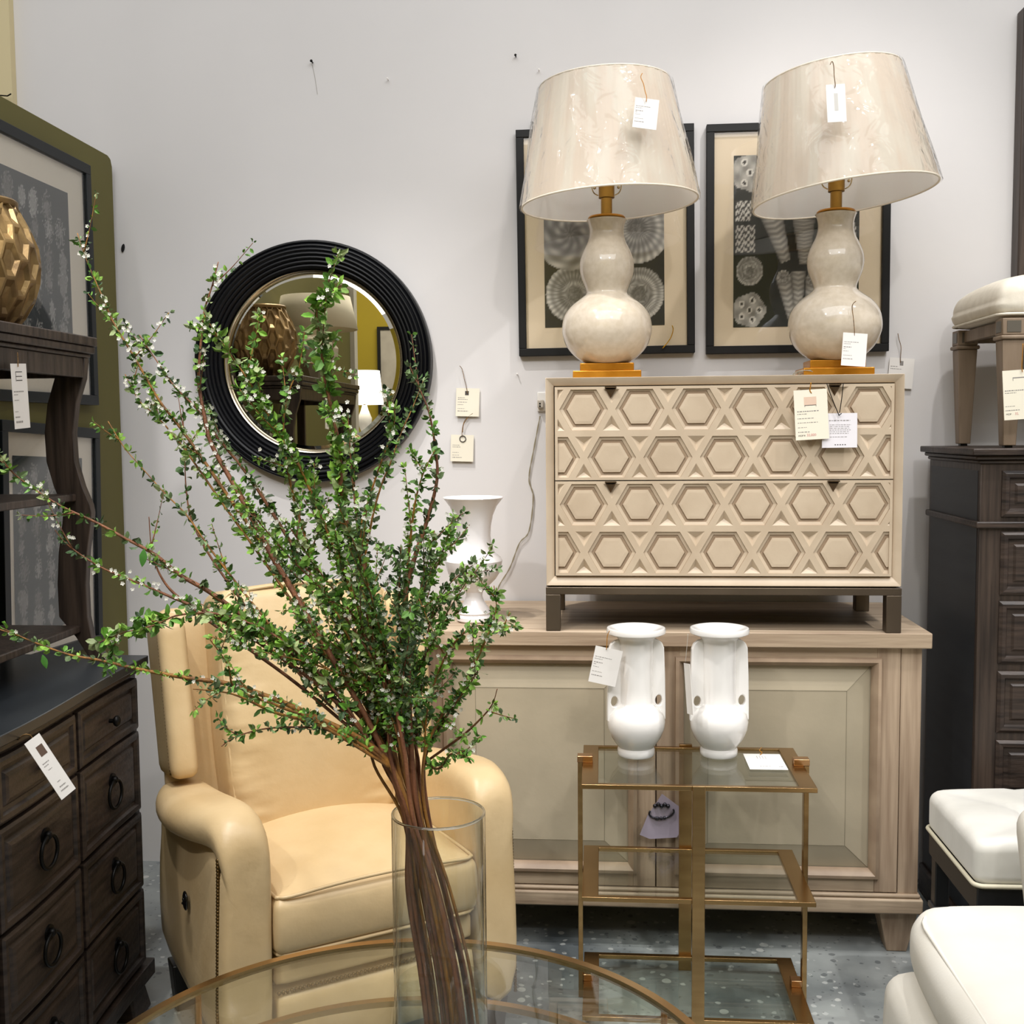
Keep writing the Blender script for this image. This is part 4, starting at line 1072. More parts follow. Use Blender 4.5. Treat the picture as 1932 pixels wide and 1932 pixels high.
# local: x to the right (front at 0), y = -distance from the far end
def bow(y): return .030 * math.exp(-((-y - .66) / .36) ** 2)      # gentle swell of the front
def strip(x_in, x_out, y0, y1, z0, z1, nm, m_, par=None, n=14, prof=None):
    "slab that follows the swelling front"
    m = MB(); rings = []
    for k in range(n + 1):
        y = y0 + (y1 - y0) * k / n; b = bow(y)
        rings.append([(x_in, y, z0), (x_out + b, y, z0), (x_out + b, y, z1), (x_in, y, z1)] if prof is None else [(x + b, y, z) for x, z in prof])
    m.loft(rings, True, True)
    return m.build(nm, m_, par or dr, bevel=.002)
DB = -.425
strip(DB, -.012, -.012, -dl, .10, DZT - .036, 'body', dark_wood, prof=None)
strip(DB - .004, .016, .006, -dl - .02, DZT - .022, DZT, 'top', dark_top)
strip(DB, .006, .0, -dl, DZT - .036, DZT - .0225, 'top_moulding', dark_wood)
strip(DB, .010, .0, -dl, .085, .125, 'base_moulding', dark_wood)
rows = [(.730, .856), (.525, .722), (.328, .516), (.135, .320)]
cols_ = [(-.035, -.375), (-.392, -.732), (-.750, -1.090)]
ringm = dark_metal
for ci, (ya, yb) in enumerate(cols_):
    for ri_, (za, zb2) in enumerate(rows):
        n = 8; m = MB()
        layers = [(0, -.012), (0, .000), (.006, .004), (.016, .003), (.020, -.004), (.028, -.006), (.034, .000), (.042, .002)]
        rings = []
        for off, xo in layers:
            ring = []
            for k in range(n + 1): y = ya - off + (yb - ya + 2 * off) * k / n; ring.append((xo + bow(y), y, za + off))
            for k in range(n + 1): y = yb + off + (ya - yb - 2 * off) * k / n; ring.append((xo + bow(y), y, zb2 - off))
            rings.append(ring)
        m.loft(rings, True, False)
        L_ = len(rings[0]); base = len(m.v) - L_
        for k in range(n): m.f.append([base + k, base + k + 1, base + L_ - 2 - k, base + L_ - 1 - k]); m.mi.append(0)
        d = m.build('drawer', dark_wood, dr)
        yc, zc = (ya + yb) / 2, (za + zb2) / 2; xb = .002 + bow(yc)
        h = MB()
        if ri_ == 0:
            h.tube([(xb, yc, zc), (xb + .012, yc, zc)], .005, 10); h.ball((xb + .018, yc, zc), .013, 14, 8, (.7, 1, 1))
            h.build('knob', ringm, d, smooth=60)
        else:
            h.tube([(xb - .001, yc, zc + .028), (xb + .004, yc, zc + .028)], .017, 16); h.ball((xb + .008, yc, zc + .030), .009, 10, 6)
            h.torus((xb + .009, yc, zc - .004), .033, .0042, 'x', 32, 8)
            h.build('ring_pull', ringm, d, smooth=60)
for y in (-.05, -dl + .05):
    for x in (-.06, DB + .06):
        m = MB(); m.hexa([(x - .05, y - .05, 0), (x + .06, y - .05, 0), (x + .06, y + .05, 0), (x - .05, y + .05, 0)],
                         [(x - .03, y - .045, .084), (x + .045, y - .045, .084), (x + .045, y + .035, .084), (x - .03, y + .035, .084)])
        m.build('foot', dark_wood, dr, bevel=.006)

# ---------------------------------------------------------------- open hutch standing on the dresser
HX0, HX1 = -1.545, -1.235; HY0, HY1 = -2.03, -.965
HZ = at(175, 640, x=HX1).z
def hutch(label, y0, y1, m_):
    h = thing('open_hutch', label, 'shelf unit', ((HX0 + HX1) / 2, (y0 + y1) / 2, DZT + .0005))
    W = (HX1 - HX0) / 2; L = (y1 - y0) / 2; T = 1.692 - DZT
    m = MB(); m.box(-W, W + .012, -L - .012, L + .012, T - .022, T); m.build('top', m_, h, bevel=.003)
    m = MB()
    for off, z0_, z1_ in ((.008, T - .040, T - .0225), (.0, T - .050, T - .0405)): m.box(-W + .004, W + off, -L - off, L + off, z0_, z1_)
    m.build('cornice', m_, h, bevel=.004)
    m = MB(); m.box(W - .028, W - .006, -L + .03, L - .03, T - .098, T - .0505); m.box(-W + .004, -W + .02, -L + .03, L - .03, T - .098, T - .0505)
    m.box(-W + .02, W - .028, L - .03, L - .010, T - .098, T - .0505); m.box(-W + .02, W - .028, -L + .010, -L + .03, T - .098, T - .0505)
    m.build('apron', m_, h, bevel=.002)
    # sabre posts: outline in x-z, front ones sweep in and out
    prof = [(0, T - .0505), (-.006, T - .10), (-.026, T - .16), (-.036, T - .23), (-.034, T - .30), (-.018, T - .36), (.0, T - .405), (.003, T - .425), (.0, T - .45), (-.012, T - .52), (-.018, T - .60), (-.017, T - .68), (-.008, T - .73), (.02, T - .775), (.036, T - .802), (.03, .001)]
    prof = [(x, max(z, .001)) for x, z in prof]
    for sx in (1, -1):
        for ye in (-1, 1):
            wdt = .072
            out = [(sx * (W - .002 + x), z) for x, z in prof]
            inn = [(sx * (W - .002 + x - (wdt if z > .1 else .04)), z) for x, z in reversed(prof)]
            if sx < 0:
                out = [(-W + .004, z) for x, z in prof]; inn = [(-W + .044, z) for x, z in reversed(prof)]
            a, b = sorted((ye * (L - .006), ye * (L - .030)))
            MB().prism(out + inn, 'y', a, b).build('post', m_, h, bevel=.002)
    for nm, zz in (('shelf', 1.314 - DZT), ('shelf', .992 - DZT)):
        MB().box(-W + .006, W - .035, -L + .031, L - .031, zz - .018, zz).build(nm, m_, h, bevel=.003)
    return h
hutch('dark walnut open hutch with curved posts standing on the dresser before the prints', HY0, HY1, dark_wood_v)

# ---------------------------------------------------------------- honeycomb vase
gv = thing('honeycomb_vase', 'antique gold honeycomb faceted vase on top of the hutch at the left border', 'vase', (-1.425, -1.115, 1.6928))
gm = mat('antique_gold_leaf', '9c8052', .38, .6, c2='70593a', ns=(14, 14, 14), detail=6, bump=.12, bs=50)
def gr(z):        # radius profile, height .275
    t = z / .275
    pts = [(0, .070), (.12, .100), (.3, .130), (.5, .140), (.7, .134), (.86, .112), (1.0, .088)]
    for (a, ra), (b, rb) in zip(pts, pts[1:]):
        if t <= b:
            s = (t - a) / (b - a); s = s * s * (3 - 2 * s) * .5 + s * .5; return ra + (rb - ra) * s
    return pts[-1][1]
m = MB(); NA = 24; RH = .038
def gp(ai, z):
    a = 2 * math.pi * ai / NA; z = max(0, min(.275, z)); r = gr(z)
    return Vector((r * math.cos(a), r * math.sin(a), z))
for k in range(NA):
    for row in range(-1, 9):
        zc = row * RH * 2 + (RH if k % 2 else 0) - .006
        if zc - RH > .272 or zc + RH < .002 or row > 4: continue
        V = [gp(k - .306, zc + RH), gp(k - .694, zc), gp(k - .306, zc - RH), gp(k + .306, zc - RH), gp(k + .694, zc), gp(k + .306, zc + RH)]
        c_ = gp(k, zc); rr = Vector((c_.x, c_.y, 0)); c_ -= rr.normalized() * .012
        c0 = gp(k, zc)
        U = [v * .90 + c0 * .10 for v in V]; F = [v * .55 + c_ * .45 - rr.normalized() * .004 for v in V]
        m.add(V + U + F, [(i, (i + 1) % 6, 6 + (i + 1) % 6, 6 + i) for i in range(6)] + [(6 + i, 6 + (i + 1) % 6, 12 + (i + 1) % 6, 12 + i) for i in range(6)] + [tuple(range(12, 18))])
bmv = m.build('body', gm, gv, fix=True)
MB().lathe([(.086, .268), (.092, .272), (.093, .280), (.088, .284), (.080, .282), (.076, .20), (.07, .05)], n=48, close_ends=False).build('lip', gm, gv, smooth=50)
MB().lathe([(.0005, 0), (.071, 0), (.072, .004), (.0005, .004)], n=40, close_ends=False).build('base', gm, gv)
gv.scale = (.97, .97, 1.07)

# ---------------------------------------------------------------- seen only in the mirror: urn lamp, far wall and glowing lamp
ul = thing('urn_lamp', 'cream faceted urn lamp with wide shade beyond the honeycomb vase, seen in the mirror', 'lamp', (-1.38, -1.80, 1.6928))
urn_m = mat('cream_urn_glaze', 'cfc7b2', .35, c2='b9b19c', ns=(9, 9, 9))
MB().lathe([(.0005, 0), (.052, 0), (.054, .012), (.060, .03), (.105, .13), (.108, .17), (.075, .215), (.045, .235), (.04, .26), (.0005, .262)], n=10, close_ends=False).build('body', urn_m, ul)
MB().lathe([(.012, .2625), (.012, .33), (.0005, .332)], n=16, close_ends=False).build('stem', pull_m, ul, smooth=40)
m = MB(); m.lathe([(.20, .262), (.165, .42)], n=64, close_ends=False); m.build('shade', mat('linen_shade', 'd8cfb8', .8), ul, smooth=60, solidify=.003)
fl = thing('lit_table_lamp', 'white table lamp glowing before the mustard wall, seen in the mirror', 'lamp', (-1.80, -4.85, 1.32))
glow = mat('glowing_shade', 'ffffff', .7)
g_ = glow.node_tree.nodes['Principled BSDF']; g_.inputs['Emission Color'].default_value = (1, .97, .9, 1); g_.inputs['Emission Strength'].default_value = 3.0
MB().lathe([(.0005, .001), (.07, .001), (.07, .02), (.03, .04), (.022, .12), (.05, .19), (.055, .24), (.03, .30), (.018, .34), (.0005, .342)], n=32, close_ends=False).build('body', white_cer, fl, smooth=50)
MB().lathe([(.0005, .3425), (.012, .3425), (.012, .40), (.0005, .402)], n=12, close_ends=False).build('stem', pull_m, fl, smooth=50)
MB().lathe([(.145, .345), (.118, .60), (.0005, .602)], n=48, close_ends=False).build('shade', glow, fl, smooth=60, solidify=.002)
tt = thing('white_plinth_table', 'tall white round pedestal table under the glowing lamp, seen in the mirror', 'side table', (-1.80, -4.85, 0))
MB().lathe([(.0005, 1.29), (.26, 1.29), (.265, 1.305), (.26, 1.319), (.0005, 1.319)], n=48, close_ends=False).build('tabletop', white_matt, tt, smooth=40)
MB().lathe([(.0005, .002), (.18, .002), (.17, .02), (.03, .05), (.025, 1.2895), (.0005, 1.2895)], n=32, close_ends=False).build('pedestal', white_matt, tt, smooth=40)
rp = thing('wall_picture', 'pale abstract canvas in a black frame on the mustard wall, seen in the mirror', 'picture', (-1.62, -6.99, 1.95))
m = MB(); m.box(-.5, .5, 0, .03, -.5, -.47); m.box(-.5, .5, 0, .03, .47, .5); m.box(-.5, -.47, 0, .03, -.47, .47); m.box(.47, .5, 0, .03, -.47, .47); m.build('frame', black_frame, rp)
MB().box(-.47, .47, .002, .018, -.47, .47).build('canvas', mat('pale_canvas', 'b7b0a2', .9, c2='9c958a', ns=(4, 4, 4)), rp)
bc = thing('black_cabinet', 'black cabinet standing before the mustard wall, seen in the mirror', 'cabinet', (-1.35, -6.6, 0))
MB().box(-.35, .35, -.25, .25, .08, 1.36).build('body', black_frame, bc, bevel=.004)
m = MB(); m.box(-.33, -.002, .2505, .262, .12, 1.33); m.box(.002, .33, .2505, .262, .12, 1.33); m.build('door', black_frame, bc, bevel=.003)
for x in (-.3, .3):
    for y in (-.2, .2): MB().box(x - .02, x + .02, y - .02, y + .02, 0, .0795).build('leg', black_frame, bc)

# ================================================================ tall dark chest on the right
TY = -.54
tx0 = at(1850, 900, y=TY).x; tzt = at(1846, 846, y=TY).z
tc_ = thing('tall_dark_chest', 'tall dark walnut chest of drawers at the right border with the stool on top', 'chest of drawers', (tx0, TY, 0))
TW = .78; TD = .46
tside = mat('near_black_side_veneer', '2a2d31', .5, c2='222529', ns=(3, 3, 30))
MB().box(0, TW, 0, TD, .06, tzt - .040).build('body', dark_wood_v, tc_, bevel=.002)
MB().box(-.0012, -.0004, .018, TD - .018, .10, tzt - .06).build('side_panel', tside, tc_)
m = MB(); m.box(-.030, TW + .03, -.030, TD + .004, tzt - .018, tzt); m.build('top', dark_wood, tc_, bevel=.003)
m = MB(); m.box(-.018, TW + .018, -.018, TD, tzt - .030, tzt - .0185); m.box(-.008, TW + .008, -.008, TD, tzt - .0405, tzt - .0305); m.build('cornice', dark_wood, tc_, bevel=.004)
zbelt = at(1860, 990, y=TY).z
m = MB(); m.box(-.012, TW + .012, -.012, TD, zbelt - .009, zbelt + .009); m.build('belt_moulding', dark_wood, tc_, bevel=.004)
m = MB(); m.box(-.012, TW + .012, -.012, TD, .0, .09); m.build('plinth', dark_wood, tc_, bevel=.006)
ys = [(at(1900, b, y=TY).z, at(1900, a, y=TY).z) for a, b in ((888, 975), (1003, 1122), (1134, 1252), (1266, 1382), (1396, 1512), (1526, 1640))]
for za, zb2 in ys:
    if za < .1: za = .1
    m = MB(); x0, x1 = .055, TW - .055
    lay = [(0, .004), (0, -.004), (.008, -.010), (.018, -.008), (.022, -.001), (.034, -.001), (.040, -.006), (.046, -.006)]
    m.loft([[(x0 + o_, y_, za + o_), (x1 - o_, y_, za + o_), (x1 - o_, y_, zb2 - o_), (x0 + o_, y_, zb2 - o_)] for o_, y_ in lay], True, True)
    d = m.build('drawer', dark_wood, tc_)
    for xk in (.2, TW - .2):
        h = MB(); h.tube([(xk, -.006, (za + zb2) / 2), (xk, -.018, (za + zb2) / 2)], .005, 8); h.ball((xk, -.024, (za + zb2) / 2), .013, 12, 8, (1, .7, 1)); h.build('knob', dark_metal, d, smooth=60)
# ---------------------------------------------------------------- stool on the tall chest
SYF = TY + .02
pl = at(1905, 838, y=SYF); pb = at(1840, 836, z=tzt)
lx0 = at(1840, 820, y=SYF + .22).x; lx1 = at(1906, 820, y=SYF).x
stl = thing('upholstered_stool', 'cream upholstered stool with tapered washed oak legs on the tall dark chest', 'stool', (lx1 + .20, SYF + .02, tzt + .0006))
hS = at(1906, 640, y=SYF).z - tzt
sw = .24; sd = .215
stool_wood = mat('stool_washed_oak', '8f7c68', .55, c2='75634f', ns=(20, 20, 2), bump=.1, bs=(90, 90, 9))
linen = mat('cream_linen', 'e4dccc', .85, c2='dad1c0', ns=(30, 30, 30), bump=.06, bs=250)
for x in (-.20, .20):
    for y in (0.0, .40 - .03):
        cx0, cy0 = x, y
        tw, bw = .028, .017
        m = MB()
        m.hexa([(cx0 - bw, cy0 - bw, .006), (cx0 + bw, cy0 - bw, .006), (cx0 + bw, cy0 + bw, .006), (cx0 - bw, cy0 + bw, .006)],
               [(cx0 - tw, cy0 - tw, hS - .002), (cx0 + tw, cy0 - tw, hS - .002), (cx0 + tw, cy0 + tw, hS - .002), (cx0 - tw, cy0 + tw, hS - .002)])
        lg = m.build('leg', stool_wood, stl, bevel=.002)
        c_ = MB(); c_.box(cx0 - tw - .006, cx0 + tw + .006, cy0 - tw - .006, cy0 + tw + .006, hS - .0016, hS + .010); c_.build('collar', stool_wood, lg, bevel=.004)
        c_ = MB(); c_.box(cx0 - tw - .001, cx0 + tw + .001, cy0 - tw - .001, cy0 + tw + .001, hS + .0105, hS + .055); c_.build('corner_block', stool_wood, lg, bevel=.002)
        c_ = MB(); c_.box(cx0 - tw + .010, cx0 + tw - .010, cy0 - tw - .0025, cy0 - tw - .0012, hS + .018, hS + .048); c_.box(cx0 - tw - .0025, cx0 - tw - .0012, cy0 - tw + .010, cy0 + tw - .010, hS + .018, hS + .048)
        c_.build('corner_inlay', mat('dark_inlay', '5c564c', .4), lg)
        f_ = MB(); f_.box(cx0 - .010, cx0 + .010, cy0 - .010, cy0 + .010, 0, .0058); f_.build('glide', dark_metal, lg)
m = MB()
for y in (-.012, .382 - .005): m.box(-.171, .171, y - .010, y + .010, hS + .018, hS + .052)
m.box(-.212, -.192, .03, .34, hS + .018, hS + .052); m.box(.192, .212, .03, .34, hS + .018, hS + .052)
m.build('seat_rail', stool_wood, stl, bevel=.002)
def dome(p):
    u, v = p.x / .238, p.y / .215
    if p.z > 0: p.z += .055 * max(0, 1 - u * u) ** .6 * max(.35, 1 - .5 * v * v) 
    p.x *= 1 + .02 * (1 if p.z < 0 else 0)
    return p
MB().soft((0, .185, hS + .100), (.238, .215, .043), .04, 18, dome).build('seat', linen, stl, smooth=180)
MB().rrect(.236, .213, hS + .066, .035, .004, (0, .185)).build('piping', linen, stl, smooth=180)
# ---------------------------------------------------------------- dark framed piece on the wall, upper right
q0 = at(1930, 14, y=-.05); q1 = at(1926, 540, y=-.05)
wf = thing('dark_wall_frame', 'dark brown edge of a tall framed piece on the wall above the stool', 'frame', (q0.x, 0, 0))
m = MB(); m.box(0, .05, -.06, -.002, q1.z - .15, q0.z); m.box(.05, .75, -.06, -.002, q0.z - .05, q0.z); m.box(.05, .75, -.06, -.002, q1.z - .15, q1.z - .10); m.box(.75, .80, -.06, -.002, q1.z - .15, q0.z)
m.build('frame', dark_wood_v, wf, bevel=.004)
MB().box(.05, .75, -.03, -.01, q1.z - .10, q0.z - .05).build('panel', dark_top, wf)

# ================================================================ tufted bench
bx0 = .842; by0, by1 = -1.075, -.69
bn = thing('tufted_bench', 'bench with pale buttoned cushion on a dark base before the tall chest', 'bench', (bx0, by0, 0))
velvet = mat('silver_cream_velvet', 'e4e2da', .5, c2='d2d0c7', ns=(5, 8, 5), bump=.12, bs=18, sheen=.4)
bw_, bd_ = .95, .385
tufts = [(.22 + .27 * i, bd_ / 2) for i in range(3)] + [(.09 + .27 * i, y) for i in range(4) for y in (.09, bd_ - .09)]
def tuft(p):
    X = p.x + bw_ / 2; Y = p.y + bd_ / 2
    if p.z > 0:
        p.z += .012 * (1 - (2 * X / bw_ - 1) ** 2) + .012
        for (a, b) in tufts[:3]:
            d2 = (X - a) ** 2 + (Y - b) ** 2; p.z -= .042 * math.exp(-d2 / .0018) * 1.0
            # creases that run out from the button
            for ang in (40, 140, 220, 320, 90, 270):
                dx, dy = X - a, Y - b; ca, sa = math.cos(R(ang)), math.sin(R(ang)); t = dx * ca + dy * sa; o = abs(dx * sa - dy * ca)
                if t > 0: p.z -= .018 * math.exp(-(o / .016) ** 2) * math.exp(-t / .13)
    return p
BT = .413
MB().soft((bw_ / 2, bd_ / 2, BT + .052), (bw_ / 2, bd_ / 2, .050), .03, 40, tuft).build('cushion', velvet, bn, smooth=180)
MB().rrect(bw_ / 2 + .001, bd_ / 2 + .001, BT + .010, .022, .0055, (bw_ / 2, bd_ / 2)).build('piping', mat('cream_piping', 'd9d2ba', .6), bn, smooth=180)
for (a, b) in tufts[:3]:
    MB().ball((a, b, BT + .098), .009, 10, 6, (1, 1, .5)).build('button', velvet, bn, smooth=180)
blk = mat('bench_ebonised_wood', '191a1c', .4)
MB().box(.006, bw_ - .006, .006, bd_ - .006, BT - .06, BT + .0015).build('rail', blk, bn, bevel=.003)
for x in (.03, bw_ - .03):
    for y in (.03, bd_ - .03):
        lg = MB().box(x - .018, x + .018, y - .018, y + .018, 0, BT - .0605).build('leg', blk, bn, bevel=.003)
        MB().box(x - .024, x + .024, y - .024, y + .024, BT - .20, BT - .185).build('collar', mat('bench_collar', '3a3b3c', .35), lg, bevel=.003)
    m = MB(); m.tube([(x, .045, BT - .20), (x, bd_ - .045, .10)], .010, 8); m.tube([(x, bd_ - .045, BT - .20), (x, .045, .10)], .010, 8); m.build('cross_brace', blk, bn, smooth=60)
# ================================================================ white armchair, lower right
wc = thing('white_upholstered_chair', 'white upholstered chair seat with piping filling the lower right corner', 'armchair', (.572, -2.275, 0))
wl = mat('white_upholstery', 'e4e0d6', .8, c2='dfdace', ns=(8, 8, 8), bump=.04, bs=200)
def wcush(p):
    u, v = p.x / .36, p.y / .49
    if p.z > 0: p.z += .022 * max(0, 1 - u * u) * max(0, 1 - v * v)
    k_ = 1 - .085 * (min(1, abs(u)) * min(1, abs(v))) ** 4
    p.x *= k_; p.y *= k_
    p.x *= 1 + .05 * (1 - (p.z / .072) ** 2) * .9
    p.y *= 1 + .02 * (1 - (p.z / .072) ** 2)
    return p
cu = MB().soft((.40, .49, .415), (.355, .50, .070), .05, 26, wcush).build('seat_cushion', wl, wc, smooth=180)
MB().rrect(.338, .470, .474, .105, .0045, (.40, .49)).build('piping', wl, cu, smooth=180)
MB().soft((.42, .48, .195), (.41, .50, .150), .05, 18, lambda p: Vector((p.x * (1 + .02 * (1 - (p.z / .15) ** 2)), p.y, p.z))).build('seat_base', wl, wc, smooth=180)
MB().soft((.655, 1.055, .50), (.335, .058, .150), .055, 16, lambda p: Vector((p.x - .012 * (p.z / .15), p.y + .02 * (p.z / .15), p.z))).build('backrest', wl, wc, smooth=180)
for x in (.06, .78):
    for y in (.04, .92): MB().box(x - .02, x + .02, y - .02, y + .02, 0, .048).build('leg', blk, wc, bevel=.003)

# ================================================================ hanging tags
def frame_of(C, off):
    "card axes from TL, TR, BL points, moved by off toward the viewer"
    TL, TR, BL = C
    ux = (TR - TL); W = ux.length; ux.normalize(); uz = (TL - BL); H = uz.length
    n = uz.cross(ux).normalized()          # away from viewer if ux right, uz up
    if n.dot((TL - CAM)) < 0: n = -n
    uz = (uz - ux * uz.dot(ux)).normalized()
    return TL - n * off, ux, uz, n, W, H
def text_mesh(s, size, m_, parent, mtx, name='price_text'):
    cu_ = bpy.data.curves.new('t', 'FONT'); cu_.body = s; cu_.size = size
    ob = bpy.data.objects.new('t', cu_); col.objects.link(ob)
    bpy.context.view_layer.update()
    me = bpy.data.meshes.new_from_object(ob.evaluated_get(bpy.context.evaluated_depsgraph_get()))
    bpy.data.objects.remove(ob); me.transform(mtx); me.name = name; me.materials.clear(); me.materials.append(m_)
    o = bpy.data.objects.new(name, me); col.objects.link(o); o.parent = parent
    return o
def hangtag(label, C, strings=(), lines=(), pm=paper, text=(), pics=(), off=.0, name='price_tag', th=.0009, sr=.0011, sm=twine, hole=None, group='price tags'):
    """C = TL, TR, BL in the world.  lines: (u, v, w, h) strips of unreadable small print.  text: (string, u, v, height, ink).
    pics: (kind, u, v, w, h, colour) printed pictures"""
    o0, ux, uz, n, W, H = frame_of(C, off)
    t = thing(name, label, 'tag', o0, 0, group)
    def P(u, v, d=0): return ux * (u * W) - uz * (v * H) + n * d
    m = MB(); a = [P(0, 0), P(1, 0), P(1, 1), P(0, 1)]
    m.add(a + [p + n * th for p in a], [(0, 1, 2, 3), (7, 6, 5, 4), (0, 4, 5, 1), (1, 5, 6, 2), (2, 6, 7, 3), (3, 7, 4, 0)])
    cdm = m.build('card', pm, t)
    def sheet(u, v, w_, h_, d, m_, nm):
        q = MB(); q.add([P(u, v, d), P(u + w_, v, d), P(u + w_, v + h_, d), P(u, v + h_, d)], [(0, 1, 2, 3)]); return q.build(nm, m_, cdm)
    rnd = random.Random(len(label))
    if lines:
        q = MB()
        for (u, v, w_, h_) in lines:
            x = u
            while x < u + w_:                    # word shaped strips: the print is too small to read in the photo
                ww = rnd.uniform(.03, .10); ww = min(ww, u + w_ - x)
                q.add([P(x, v, -.0003), P(x + ww * .85, v, -.0003), P(x + ww * .85, v + h_, -.0003), P(x, v + h_, -.0003)], [(0, 1, 2, 3)]); x += ww + .012
        q.build('small_print', ink, cdm)
    for (kind, u, v, w_, h_, m_) in pics: sheet(u, v, w_, h_, -.0003, m_, kind)
    B = Matrix((ux, uz, -n)).transposed().to_4x4()
    for (s, u, v, hh, m_) in text: text_mesh(s, hh * H * 1.4, m_, cdm, Matrix.Translation(P(u, v, -.0004)) @ B)
    for pts in strings:
        MB().tube(spline([p - o0 for p in pts], 5), sr, 6).build('string', sm, t, smooth=180)
    return t
def pxs(pts, y, o=0): return [at(a, b, y=y - o) for a, b in pts]
yc = CY - .006
# on the carved chest
C = [at(1497, 737, y=yc - .012), at(1560, 733, y=yc - .012), at(1503, 831, y=yc - .016)]
pinkp = mat('printed_chest_picture', 'dcc0aa', .8)
hangtag('cream price tag with a small chest picture and red price on the carved chest', C, [pxs([(1530, 722), (1529, 730), (1528, 737), (1531, 742)], yc, .012)],
        [(.08, .42, .66, .018), (.08, .475, .3, .012), (.08, .565, .5, .012), (.08, .65, .62, .012), (.08, .745, .27, .01), (.08, .835, .35, .015)],
        paper_cream, [('MOP', .08, .93, .035, ink_dk), ('\u00a5', .25, .93, .035, ink_dk), ('32,000', .33, .93, .05, ink_red)], [('printed_picture', .30, .145, .37, .16, pinkp), ('printed_picture', .31, .305, .35, .012, ink_dk), ('printed_picture', .31, .317, .012, .025, ink_dk), ('printed_picture', .648, .317, .012, .025, ink_dk)], sm=gold_leaf, sr=.0016)
C = [at(1551, 780, y=yc - .006), at(1617.5, 779, y=yc - .006), at(1548, 845, y=yc - .008)]
hangtag('white text card hanging on a black cord from the right drawer pull, behind the cream tag', C,
        [pxs([(1560, 724), (1570, 752), (1583, 784)], yc, .012), pxs([(1591, 724), (1588, 752), (1584, 779)], yc, .012), pxs([(1583, 784), (1585, 782), (1588, 780)], yc, .014)],
        [(.2, .2, .6, .025), (.22, .33, .6, .014), (.22, .38, .56, .014), (.22, .43, .57, .014), (.22, .48, .6, .014), (.22, .53, .56, .014), (.22, .58, .54, .014), (.22, .68, .5, .014)],
        mat('cool_white_card', 'e6e2e6', .7), (), [('printed_mark', .36 + .07 * i, .90, .035, .028, ink_dk) for i in range(5)], sm=dark_metal, sr=.0012, name='info_card')
std = [(.06, .27, .62, .016), (.06, .33, .3, .012), (.06, .42, .32, .022), (.06, .48, .1, .012), (.06, .55, .22, .012), (.06, .68, .36, .012), (.06, .78, .4, .02)]
yl = LY - .245
C = [at(1199, 183, y=yl), at(1244, 189, y=yl + .006), at(1200, 240, y=yl - .018)]
hangtag('white price tag on a gold string, taped to the wrapped shade of the left lamp', C, [pxs([(1212, 138), (1209, 146), (1214, 158), (1217, 172), (1220, 183), (1219, 192)], yl, .004)], std, paper, (), (), sm=gold_leaf)
yl2 = LY - .262
C = [at(1558, 160, y=yl2), at(1594, 158, y=yl2), at(1561, 231, y=yl2 - .018)]
lg_ = mat('pale_grey_print', 'c9c6c0', .8)
hangtag('blank backed white tag with a grey column print on the wrapped shade of the right lamp', C, [pxs([(1566, 122), (1570, 116), (1573, 125), (1574, 145), (1576, 160), (1575, 165)], yl2, .004)], (), paper, (), [('printed_picture', .40, .24, .20, .46, lg_)])
yl3 = LY - .15
C = [at(1591, 627, y=yl3), at(1637, 630, y=yl3), at(1585.5, 689, y=yl3 - .01)]
hangtag('white price tag hanging before the body of the right lamp', C, [pxs([(1615, 568), (1608, 577), (1610, 600), (1612, 622), (1612, 634)], yl3, .0)], std, paper, (), ())
# on the wall
yw = -.008
C = [at(861, 732, y=yw), at(905, 733, y=yw), at(861, 785, y=yw - .004)]
hangtag('upper cream price tag on the wall right of the mirror', C, [pxs([(867, 690), (872, 697), (876, 715), (880, 731), (882, 742)], yw, .003)],
        [(.08, .33, .3, .02), (.08, .39, .42, .02), (.08, .49, .4, .02), (.08, .58, .25, .015), (.08, .72, .3, .015), (.08, .80, .45, .025)], paper_cream, (), [('printed_picture', .38, .10, .16, .15, ink_dk)])
C = [at(851, 820, y=yw), at(894, 821, y=yw), at(849, 870, y=yw - .004)]
tg = hangtag('lower cream price tag with a printed black ring on the wall right of the mirror', C, [pxs([(892, 780), (885, 785), (876, 795), (872, 812), (872, 824)], yw, .003), pxs([(884, 786), (875, 800), (873, 816)], yw, .003)],
        [(.08, .38, .32, .02), (.08, .45, .35, .02), (.08, .66, .28, .015), (.08, .76, .3, .015), (.08, .84, .42, .025)], paper_cream, (), ())
q = at(873, 828, y=yw - .0028)
o = MB().torus((0, 0, 0), .0098, .0014, 'y', 28, 6).build('printed_ring', ink_dk, tg, smooth=180); o.location = q - tg.location
C = [at(1679, 674, y=yw), at(1726, 677, y=yw), at(1676, 731, y=yw - .003)]
hangtag('white price tag on the wall behind the right end of the carved chest', C, [pxs([(1694, 629), (1696, 640), (1700, 655), (1699, 673), (1699, 684)], yw, .003)], [(.06, .28, .3, .02), (.06, .36, .45, .02)], paper, (), [('printed_picture', .42, .10, .14, .15, ink)])
g = pxs([(1268, 614), (1270, 622), (1266, 636), (1258, 648), (1250, 657)], -.045)
m = MB(); m.tube([p - g[0] for p in spline(g, 5)], .0017, 6)
o = m.build('gold_string', mat('bright_gold_foil', 'd9a520', .25, .8), smooth=180); o.location = g[0]; tag(o, 'short gold string with a tassel hanging on the lower right of the left framed print', 'string')
